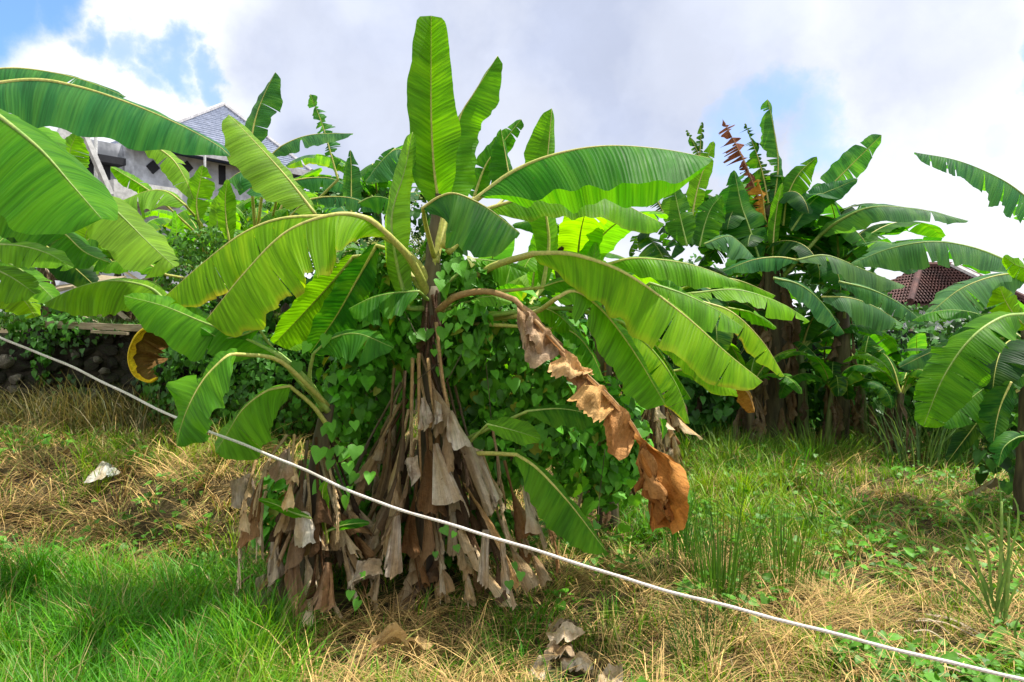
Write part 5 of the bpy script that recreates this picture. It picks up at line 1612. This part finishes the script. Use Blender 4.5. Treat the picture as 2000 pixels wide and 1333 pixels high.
# ------------------------------------------------------------------ planks on the terrace
plank_spots = [((80, 530), (330, 560), 9.2, .16, .035), ((0, 560), (190, 520), 9.4, .12, .03), ((90, 500), (170, 575), 9.0, .10, .03), ((30, 575), (240, 545), 8.9, .14, .03),
               ((0, 535), (120, 545), 9.6, .16, .04), ((120, 520), (300, 500), 9.8, .12, .03), ((0, 595), (150, 560), 8.8, .09, .03), ((180, 490), (290, 560), 9.5, .1, .03),
               ((200, 585), (250, 625), 8.7, .07, .03), ((165, 620), (210, 640), 8.5, .05, .02), ((220, 575), (310, 540), 9.3, .12, .03), ((20, 545), (60, 590), 8.9, .1, .03),
               ((250, 525), (400, 520), 9.9, .14, .03), ((140, 490), (230, 495), 10, .12, .04)]
PLANKL = ['longest plank of the timber heap, running right under the lime-green leaf', 'plank tilted up to the right at the left end of the timber heap', 'plank slanting down steeply to the right across the heap', 'plank low on the left front of the heap, rising to the right',
          'wide board nearly level at the left edge behind the front planks', 'long board at the back of the heap, rising to the right', 'lowest plank at the left edge of the heap, tilted upward', 'steep plank at the middle back of the heap, pointing down right',
          'short steep board stub in the grass just above the wall', 'thin little stick lying in the terrace grass above the wall', 'plank at the right end of the heap tilted upward to the right', 'short steep stub at the far left of the heap',
          'level board at the far right back of the heap', 'short level board topmost at the back of the heap']
for i, (a, b, d, wd, th) in enumerate(plank_spots):
    A, B = at(*a, d), at(*b, d - .25)
    c = (A + B) / 2
    v, f = box((0, 0, 0), (np.linalg.norm(B - A), wd, th), rx=rng.uniform(-.5, .5))
    o = link('plank', mesh_from('plank', v, f, M_PLANK, False), None, tuple(c))
    o.rotation_euler = Vector((B - A).tolist()).to_track_quat('X', 'Z').to_euler()
    tag(o, PLANKL[i], 'plank', 'planks heaped on the terrace')
A, B = at(95, 634, 7.95), at(292, 642, 7.95)
v, f = box((0, 0, 0), (np.linalg.norm(B - A), .12, .07))
o = link('plank', mesh_from('plank', v, f, M_PLANK, False), None, tuple((A + B) / 2))
o.rotation_euler = Vector((B - A).tolist()).to_track_quat('X', 'Z').to_euler()
tag(o, 'long grey board lying along the top edge of the stone wall', 'plank', 'planks heaped on the terrace')
A, B = at(180, 648, 7.86), at(250, 652, 7.86)
v, f = box((0, 0, 0), (np.linalg.norm(B - A), .06, .03))
o = link('plank', mesh_from('plank', v, f, M_PLANK, False), None, tuple((A + B) / 2))
o.rotation_euler = Vector((B - A).tolist()).to_track_quat('X', 'Z').to_euler()
tag(o, 'short pale board end poking over the stone wall below the long board', 'plank', 'planks heaped on the terrace')

# ------------------------------------------------------------------ rope
m, t = new_mat("rope")
tcn = t.node('ShaderNodeUVMap')
spn = t.node('ShaderNodeSeparateXYZ', i_0=tcn.outputs[0])
tw = t.math('SINE', t.math('MULTIPLY', t.math('ADD', spn.outputs[0], spn.outputs[1]), 6.2832))
base = t.mix(t.ramp(tw, -.9, .2), (.56, .51, .45), (.70, .64, .58))
dirt = t.noise(t.node('ShaderNodeTexCoord').outputs['Object'], 5.0, 5)
base = t.mix(t.math('MULTIPLY', t.ramp(dirt, .5, .7), .55), base, (.33, .27, .20))
pr = t.node('ShaderNodeBsdfPrincipled', i_Base_Color=base, i_Roughness=.8, i_Normal=bumped(t, tw, .35, .002))
finish(t, pr.outputs[0])
rp = [(-160, 585, 4.7), (0, 657, 4.4), (150, 724, 4.2), (310, 800, 4.0), (430, 850, 3.85), (560, 905, 3.7), (700, 965, 3.55), (850, 1016, 3.4), (1000, 1063, 3.25), (1200, 1122, 3.1), (1400, 1180, 2.95), (1600, 1232, 2.8), (1800, 1280, 2.7), (2000, 1327, 2.6), (2200, 1372, 2.5)]
P = spline([at(x, y + 2.5 * math.sin(i * 2.2), d) for i, (x, y, d) in enumerate(rp)], 220)
rb_ = P[0].copy()
P = P + np.column_stack([np.zeros(220), np.zeros(220), .0035 * np.sin(np.arange(220) * .37) * np.sin(np.arange(220) * .083)])
v, f = tube(P, .0072 * (1 + .06 * np.sin(np.arange(220) * 1.7)), 10)
seg = np.linalg.norm(np.diff(P, axis=0), axis=1)
Lc = np.concatenate([[0], np.cumsum(seg)])
uv = np.array([(Lc[i] / .018, j / 10 * 2) for i in range(len(P)) for j in range(10)])
rope = link('rope', mesh_from('rope', v - rb_, f, m, True, uv), None, tuple(rb_))
tag(rope, 'white twisted rope strung low across the whole foreground', 'rope')

# ------------------------------------------------------------------ grass, straw and weeds


def blades(x, y, hgt, wid, lean, tint, droop=.5, az=None):
    """grass blades at x, y: three bent segments tapering to a point"""
    n = len(x)
    az = rng.uniform(0, 2 * math.pi, n) if az is None else az
    z = gh(x, y) - .01
    base = np.stack([x, y, z], 1)
    out = np.stack([np.cos(az), np.sin(az), np.zeros(n)], 1)
    fa = az + math.pi / 2 + rng.normal(size=n) * .5
    sd = np.stack([np.cos(fa), np.sin(fa), np.zeros(n)], 1)
    lv = []
    pos = base
    ang = np.asarray(lean, float) * np.ones(n)
    L = hgt / 3
    rowsv = []
    for k in range(4):
        ww = (wid * (1, .9, .62, 0)[k])[:, None] * .5
        if k < 3:
            rowsv += [pos - sd * ww, pos + sd * ww]
        else:
            rowsv += [pos]
        step = out * np.sin(ang)[:, None] + np.array([0, 0, 1.0]) * np.cos(ang)[:, None]
        pos = pos + step * L[:, None]
        ang = ang + droop * rng.uniform(.3, 1.4, n)
    V = np.stack(rowsv, 1).reshape(-1, 3)       # 7 verts per blade
    o = (np.arange(n) * 7)[:, None]
    tri = np.array([(0, 1, 3), (0, 3, 2), (2, 3, 5), (2, 5, 4), (4, 5, 6)])
    Fc = (o[:, None] + tri[None]).reshape(-1, 3)
    shade = np.array([.55, .55, .9, .9, 1.1, 1.1, 1.2])          # stalks are paler towards the tip
    C = np.repeat(tint, 7, 0)
    return V, Fc, C


def stuff(name, V, Fc, C, mat, label=None):
    o = link(name, mesh_from(name, V, Fc, mat, True, None, C))
    o['kind'] = 'stuff'
    if label:
        o['label'] = label
    return o


def scatter(n, y0=2.5, y1=12.5, spread=.86):
    y = y0 * (y1 / y0) ** rng.random(n)
    y = y0 + (y1 - y0) * rng.random(n) ** 1.75
    x = (rng.random(n) * 2 - 1) * spread * y
    return x, y


def zones(x, y):
    """share of green (1) against straw (0), and grass height, over the plot"""
    n1 = fbm(x * 1.1, y * 1.1, 31)
    n2 = fbm(x * 3.2, y * 3.2, 33)
    lush = sstep(-x, .75, 1.3) * (1 - sstep(y + .5 * (n2 - .5), 4.35, 4.9))          # near left
    mid = sstep(x, .45, 1.1) * sstep(y, 4.9, 5.9) * (1 - sstep(x - .30 * y, .3, 1.2) * .5)
    bank = sstep(-x, 1.0, 1.7) * sstep(y, 4.7, 5.3) * (1 - sstep(y, 6.6, 7.4))
    right = sstep(x - .42 * y, .0, .5)
    g = .46 + 1.5 * (n1 - .5) + 1.2 * (n2 - .5)
    g = g * (1 - lush) + .97 * lush
    g = g * (1 - mid) + np.clip(.92 + 1.1 * (n1 - .5) + .8 * (n2 - .5), 0, 1) * mid
    g = g - bank * .30 + .45 * sstep(-x, 1.0, 1.8) * sstep(y + (n2 - .5), 6.0, 6.9)
    g = g * (1 - right) + np.clip(.70 + 1.4 * (n2 - .5), 0, 1) * right
    return np.clip(g, 0.03, 1), lush, mid, bank, right


def clear(x, y):
    """bare ground close to the banana stems and on the wall"""
    k = np.ones(len(x), bool)
    for o in (M1, M2):
        k &= np.hypot(x - o.location.x, (y - o.location.y)) > .22
    k &= (((x - .31) / .30) ** 2 + ((y - 3.60) / .22) ** 2 > rng.uniform(.5, 1.0, len(x))) & (((x + .66) / .22) ** 2 + ((y - 3.55) / .14) ** 2 > rng.uniform(.5, 1.0, len(x)))
    k &= ~((x < TX1) & (y > WALLY - .05))
    return k


# green grass: loose blades and tufts with a common lean
def tufts(n, per, y0=2.5, y1=12.5):
    tx_, ty_ = scatter(n, y0, y1)
    k = rng.integers(per // 2, per * 2, n)
    idx = np.repeat(np.arange(n), k)
    rad = rng.uniform(.015, .07, n)[idx] * (1 + .06 * ty_[idx])
    a = rng.uniform(0, 2 * math.pi, len(idx))
    q = np.sqrt(rng.random(len(idx))) * rad
    return tx_[idx] + np.cos(a) * q, ty_[idx] + np.sin(a) * q, idx, a


def tuft_var(idx, lo, hi):
    return rng.uniform(lo, hi, idx.max() + 1)[idx]


x1, y1 = scatter(150000)
x2, y2, idx, az2 = tufts(10500, 14)
x = np.concatenate([x1, x2])
y = np.concatenate([y1, y2])
tscale = np.concatenate([np.ones(len(x1)), tuft_var(idx, .7, 2.3)])
tcol = np.concatenate([np.full(len(x1), .5), tuft_var(idx, 0, 1)])
gate = np.concatenate([rng.random(len(x1)), tuft_var(idx, 0, 1)])
az = np.concatenate([rng.uniform(0, 6.28, len(x1)), az2 + rng.normal(size=len(x2)) * .5])
g, lush, mid, bank, right = zones(x, y)
keep = clear(x, y) & (gate < g * (.62 + .38 * lush + .15 * mid))
x, y, g, lush, mid, right, tscale, tcol, az, bank = (q[keep] for q in (x, y, g, lush, mid, right, tscale, tcol, az, bank))
h = (.085 + .14 * lush + .07 * mid - .03 * right + .05 * bank) * rng.uniform(.5, 1.5, len(x)) * (.6 + .8 * fbm(x * 2, y * 2, 41)) * tscale
h = np.minimum(h, .42)
wd = rng.uniform(.003, .0075, len(x)) * (1 + .10 * np.clip(y - 4, 0, 8)) * (.8 + .25 * tscale)
ca, cb = np.array([.065, .270, .006]), np.array([.220, .340, .012])
mixv = np.clip(fbm(x * 1.7, y * 1.7, 43) * 1.4 - .25 + .55 * (tcol - .5) + .2 * rng.normal(size=len(x)) - .30 * lush + .35 * bank, 0, 1)[:, None]
tint = (ca * (1 - mixv) + cb * mixv) * rng.uniform(.6, 1.35, (len(x), 1)) * (.8 + .4 * tcol)[:, None]
dry = rng.random(len(x)) < .09
tint[dry] = np.array([.42, .34, .14]) * rng.uniform(.7, 1.2, (dry.sum(), 1))
stuff('grass', *blades(x, y, h, wd, np.abs(rng.normal(size=len(x))) * .42, tint, .48, az), M_GRASS)

# straw, bent over and matted, with sheaves combed one way
x1, y1 = scatter(80000)
x2, y2, idx, az2 = tufts(5200, 14)
x = np.concatenate([x1, x2])
y = np.concatenate([y1, y2])
gate = np.concatenate([rng.random(len(x1)), tuft_var(idx, 0, 1)])
comb = np.concatenate([np.zeros(len(x1)), np.ones(len(x2))])
az = np.concatenate([fbm(x1 * 1.2, y1 * 1.2, 51) * 14 + rng.normal(size=len(x1)) * .9, tuft_var(idx, 0, 6.28) + rng.normal(size=len(x2)) * .28])
tsh = np.concatenate([np.ones(len(x1)), tuft_var(idx, .65, 1.35)])
g, lush, mid, bank, right = zones(x, y)
keep = clear(x, y) & (gate < np.clip(1.12 - g, 0, 1) * (1 - .8 * lush))
x, y, bank, az, tsh, comb = (q[keep] for q in (x, y, bank, az, tsh, comb))
h = rng.uniform(.08, .32, len(x)) * (1 + .3 * bank + .55 * comb)
wd = rng.uniform(.0024, .0070, len(x)) * (1 + .10 * np.clip(y - 4, 0, 8))
k = rng.random((len(x), 1))
tint = (np.array([.68, .46, .17]) * k + np.array([.30, .18, .06]) * (1 - k)) * rng.uniform(.55, 1.3, (len(x), 1)) * tsh[:, None]
gm = rng.random(len(x)) < .16
tint[gm] = np.array([.24, .27, .05]) * rng.uniform(.7, 1.2, (gm.sum(), 1))
lean = np.where(comb > 0, rng.uniform(.65, 1.35, len(x)), rng.uniform(.8, 1.5, len(x)))
stuff('straw_litter', *blades(x, y, h, wd, lean, tint, .42, az), M_STRAW)

# terrace grass
x = rng.uniform(-7.5, TX1, 14000)
y = rng.uniform(WALLY + .1, 10.5, 14000)
V, Fc, C = blades(x, y, rng.uniform(.06, .22, len(x)), rng.uniform(.005, .01, len(x)), np.abs(rng.normal(size=len(x))) * .5, np.array([.075, .165, .02]) * rng.uniform(.5, 1.4, (len(x), 1)))
V[:, 2] += np.repeat(terr(x, y) - gh(x, y), 7)
stuff('terrace_grass', V, Fc, C, M_GRASS)

# dry grass hanging at the wall foot
x = rng.uniform(-6.2, -1.8, 8000)
y = WALLY - np.abs(rng.normal(size=len(x))) * .30 - .1
k = rng.random((len(x), 1))
tint = (np.array([.26, .20, .09]) * k + np.array([.09, .13, .03]) * (1 - k)) * rng.uniform(.5, 1.2, (len(x), 1))
stuff('wall_foot_grass', *blades(x, y, rng.uniform(.15, .75, len(x)), rng.uniform(.005, .010, len(x)), np.abs(rng.normal(size=len(x))) * .6, tint, .5), M_GRASS)

# broad-leaved weeds
x, y = scatter(26000, 2.6, 10)
patch = fbm(x * 1.6, y * 1.6, 61)
pk = patch + .12 * sstep(x, .5, 1.5)
keep = clear(x, y) & (pk > .58) & (rng.random(len(x)) < .8)
x, y = x[keep], y[keep]
P = np.stack([x, y, gh(x, y) + rng.uniform(.03, .14, len(x))], 1)
Nn = np.stack([rng.normal(size=len(x)) * .35, rng.normal(size=len(x)) * .35 - .15, np.ones(len(x))], 1)
V, Fs, C = [], [], []
for i in range(len(P)):
    hv, hf = hearts[i % 4]
    R = rot_from(Nn[i], np.array([rng.normal(), rng.normal() - .3, 0.01]), rng)
    V.append((hv * rng.uniform(.025, .075)) @ R.T + P[i])
    Fs.append(hf + i * len(hv))
    C.append(np.repeat((np.array([.095, .270, .018]) * rng.uniform(.6, 1.4))[None], len(hv), 0))
stuff('weeds', np.vstack(V), np.vstack(Fs), np.vstack(C), M_GRASS)


def clump(name, label, cat, px, d, nbl, hmin, hmax, wd, spread, tcol, lean=.12, droop=.12, group=None):
    b = ground_pt(px, d)
    x = b[0] + np.clip(rng.normal(size=nbl), -1.5, 1.5) * spread
    y = b[1] + np.clip(rng.normal(size=nbl), -1.5, 1.5) * spread
    az = np.arctan2(y - b[1], x - b[0])
    V, Fc, C = blades(x, y, rng.uniform(hmin, hmax, nbl), rng.uniform(wd * .6, wd * 1.3, nbl), np.abs(rng.normal(size=nbl)) * lean, np.array(tcol) * rng.uniform(.6, 1.35, (nbl, 1)), droop, az)
    o = link(name, mesh_from(name, V - b, Fc, M_GRASS, True, None, C), None, tuple(b))
    return tag(o, label, cat, group)


G2 = 'tall grass clumps behind the rope'
clump('grass_clump', 'tall upright green grass clump just behind the rope, right of the dead leaf heap', 'grass clump', 1410, 4.35, 130, .35, .75, .008, .10, (.075, .19, .02), group=G2)
clump('grass_clump', 'broad tall grass clump behind the rope, second along to the right', 'grass clump', 1535, 4.6, 170, .3, .65, .007, .14, (.085, .20, .02), group=G2)
clump('grass_clump', 'thin tall grass clump in front of the brown hanging leaf', 'grass clump', 1330, 5.1, 70, .3, .6, .008, .10, (.06, .22, .02), group=G2)
clump('grass_clump', 'dark grass clump below the rope among straw', 'grass clump', 1375, 3.75, 110, .2, .42, .006, .10, (.05, .14, .02), .3, .2, group=G2)
clump('grass_clump', 'grassy tussock with dry tips at the crest beside the path', 'grass clump', 1600, 8.6, 320, .25, .55, .011, .30, (.12, .22, .025), .3, .3, group=G2)
clump('grass_clump', 'pale grass tussock below the right arching leaves', 'grass clump', 1420, 8.0, 300, .2, .5, .010, .35, (.13, .22, .03), .3, .3, group=G2)

# cane-like plant at the right
cb_ = ground_pt(1925, 4.1)
cane = thing('cane_plant', 'tall cane-like grass plant with arching strap leaves at the lower right', 'cane plant', tuple(cb_))


def strap(root, pts, wd, col, name='leaf'):
    P = spline(np.array([at(*p) for p in pts]), 20)
    x = np.linspace(0, 1, 20)
    T = unit(np.gradient(P, axis=0))
    sd = unit(np.cross(T, np.array([0, 1.0, .25])))
    wv_ = wd * np.clip(x * 6 + .4, 0, 1) * (1 - x ** 3)
    n2 = np.cross(sd, T)
    V = np.stack([P - sd * wv_[:, None] + n2 * .3 * wv_[:, None], P, P + sd * wv_[:, None] + n2 * .3 * wv_[:, None]], 1).reshape(-1, 3)
    i = np.arange(19) * 3
    Fc = np.concatenate([np.stack([i, i + 1, i + 4, i + 3], 1), np.stack([i + 1, i + 2, i + 5, i + 4], 1)])
    C = np.repeat((np.array(col) * rng.uniform(.85, 1.15))[None], len(V), 0)
    return link(name, mesh_from(name, V - np.array(root.location), Fc, M_GRASS, True, None, C), root)


for pts in ([(1945, 1200, 4.1), (1955, 1100, 4.1), (1958, 1000, 4.1), (1945, 905, 4.1)], [(1940, 1190, 4.1), (1925, 1060, 4.0), (1880, 990, 3.95), (1812, 962, 3.9)], [(1935, 1190, 4.1), (1900, 1080, 4.0), (1850, 1000, 3.95), (1762, 990, 3.9)],
            [(1945, 1180, 4.1), (1975, 1080, 4.05), (1990, 1010, 4.0), (1978, 970, 4.0), (1960, 985, 3.95)], [(1950, 1200, 4.1), (1978, 1120, 4.1), (2010, 1060, 4.0)], [(1940, 1200, 4.1), (1900, 1120, 4.0), (1840, 1065, 3.9), (1770, 1050, 3.85), (1745, 1090, 3.8)],
            [(1945, 1200, 4.1), (1968, 1100, 4.0), (1972, 1000, 4.0), (1985, 985, 4.0)], [(1960, 1210, 4.1), (1985, 1150, 4.05), (2020, 1120, 4.0)], [(1950, 1200, 4.1), (1920, 1130, 4.1), (1890, 1080, 4.1), (1850, 1055, 4.0)], [(1935, 1210, 4.05), (1900, 1160, 4.0), (1860, 1130, 3.95), (1820, 1125, 3.9)],
            [(1955, 1210, 4.1), (1965, 1120, 4.15), (1945, 1040, 4.15), (1930, 980, 4.1), (1905, 990, 4.1)], [(2000, 1290, 3.7), (1985, 1250, 3.7), (1985, 1220, 3.7), (2005, 1190, 3.7)]):
    strap(cane, pts, .0085, (.13, .24, .06))
for a, b in (((1945, 1215), (1956, 980)), ((1962, 1215), (1970, 1010))):
    v, f = tube(spline([at(*a, 4.1) - (0, 0, .05), at((a[0] + b[0]) / 2 + 4, (a[1] + b[1]) / 2, 4.1), at(*b, 4.1)], 10), np.linspace(.013, .006, 10), 7)
    link('cane_stalk', mesh_from('cane_stalk', v - cb_, f, M_RIB_GREEN), cane)

# reed-like grass by the right edge plant
for k, (px, d) in enumerate(((1800, 8.6), (1850, 9.0), (1760, 9.4))):
    clump('reed_clump', ['tall pale reed clump behind the pleated leaf', 'reed clump below the red roof, next to the pleated leaf', 'reed clump at the end of the path in shade'][k], 'reeds', px, d, 60, .4, 1.15, .018, .22, (.12, .22, .06), .3, .35, 'reeds by the right plants')

# ------------------------------------------------------------------ things lying on the ground
FG = 'fallen dry banana leaves'


def fallen(label, pts, wd, col, seed, **kw):
    P = np.array([ground_pt(px, d) + np.array([0, 0, z]) for px, d, z in pts])
    root = thing('fallen_leaf', label, 'dead leaf', tuple(P[0]), FG)
    dead_leaf(root, P, wd, seed, col, name='blade', **kw)
    v, f = tube(spline(P, 12) + np.array([0, 0, .004]), np.linspace(.008, .003, 12), 5)
    link('midrib', mesh_from('midrib', v - P[0], f, M_RIB_DRY), root)
    return root


fallen('torn tan banana leaf lying on straw at the bottom edge, left of middle', [(690, 3.46, .06), (740, 3.52, .12), (790, 3.6, .12), (805, 3.68, .10)], .08, (.50, .36, .17), 801, twist=.4)
def heap_leaf(label, pieces, seed):
    pieces = [(t_, b_, d0 - .10, d1 - .10, c) for t_, b_, d0, d1, c in pieces]
    b = at(*pieces[0][0][0], pieces[0][2])
    root = thing('fallen_leaf', label, 'dead leaf', tuple(b), FG)
    for k, (top, bot, d0, d1, c) in enumerate(pieces):
        sheet(root, [at(x, y, d0) for x, y in top], [at(x, y, d1) for x, y in bot], seed + k, c, bulge=.03, wrinkle=.012, name='blade', N=18, M=10)
    return root


heap_leaf('crumpled pale leaf topping the heap below the rope', [([(1066, 1240), (1100, 1222), (1136, 1226)], [(1076, 1262), (1108, 1262), (1142, 1244)], 3.92, 3.80, (.66, .55, .40)),
                                                                ([(1070, 1258), (1096, 1262), (1118, 1262)], [(1062, 1290), (1092, 1298), (1124, 1286)], 3.84, 3.72, (.56, .45, .32))], 830)
heap_leaf('pale folded leaf at the left foot of the heap below the rope', [([(1050, 1286), (1078, 1292)], [(1022, 1338), (1050, 1345), (1074, 1336)], 3.76, 3.6, (.68, .58, .43))], 840)
heap_leaf('dull tan leaf lying in the middle of the heap below the rope', [([(1092, 1288), (1128, 1280), (1156, 1290)], [(1098, 1312), (1130, 1322), (1164, 1312)], 3.74, 3.62, (.60, .50, .36))], 850)
heap_leaf('pale curled leaf end at the bottom edge, rightmost of the heap', [([(1166, 1318), (1196, 1304), (1218, 1300)], [(1160, 1345), (1190, 1352), (1216, 1342)], 3.6, 3.46, (.66, .57, .42))], 860)
heap_leaf('small brown leaf scrap behind the heap below the rope', [([(1070, 1222), (1104, 1216)], [(1078, 1234), (1112, 1228), (1138, 1222)], 4.05, 3.98, (.46, .36, .25))], 870)
fallen('dry leaf strip lying in the shade at the right of the path', [(1880, 7.2, .06), (1905, 6.9, .16), (1950, 6.6, .3)], .04, (.46, .40, .28), 806, twist=.3)
fallen('small dry leaf on the dark ground near the right edge plant', [(1900, 5.7, .05), (1925, 5.6, .1), (1945, 5.5, .04)], .06, (.42, .36, .27), 807, twist=.6)
for k in range(12):
    px, d = rng.uniform(1680, 1850), rng.uniform(3.4, 4.3)
    a = rng.normal() * .4 + .6
    P0 = ground_pt(px, d) + (0, 0, .04)
    P1 = P0 + np.array([math.cos(a), -math.sin(a), 0]) * rng.uniform(.15, .35)
    P1[2] = float(gh(P1[0], P1[1])) + .03
    root = thing('cane_trash', 'dry strap leaf among the straw litter under the rope at the lower right', 'dead leaf', tuple(P0), 'dry straps at the lower right')
    P = spline([P0, (P0 + P1) / 2 + (0, 0, .03), P1], 10)
    sd = unit(np.cross(P1 - P0, (0, 0, 1.0))) * .009
    V = np.stack([P - sd, P + (0, 0, .004), P + sd], 1).reshape(-1, 3)
    i = np.arange(9) * 3
    link('blade', mesh_from('blade', V - P0, np.concatenate([np.stack([i, i + 1, i + 4, i + 3], 1), np.stack([i + 1, i + 2, i + 5, i + 4], 1)]), M_PLANK), root)
# pale scrap on the left
b = at(165, 945, 5.9)
scrap = thing('pale_scrap', 'pale grey folded leaf scrap lying on the straw bank at the left', 'leaf scrap', tuple(b))
sheet(scrap, [at(200, 902, 5.95), at(214, 906, 5.95)], [at(163, 944, 5.75), at(188, 946, 5.72), at(206, 930, 5.75)], 820, (.74, .74, .68), name='blade', bulge=.02, wrinkle=.006)
sheet(scrap, [at(206, 903, 5.95), at(216, 910, 5.97)], [at(204, 930, 5.8), at(222, 934, 5.85), at(236, 922, 5.9)], 821, (.52, .56, .52), name='blade', bulge=.02, wrinkle=.006)
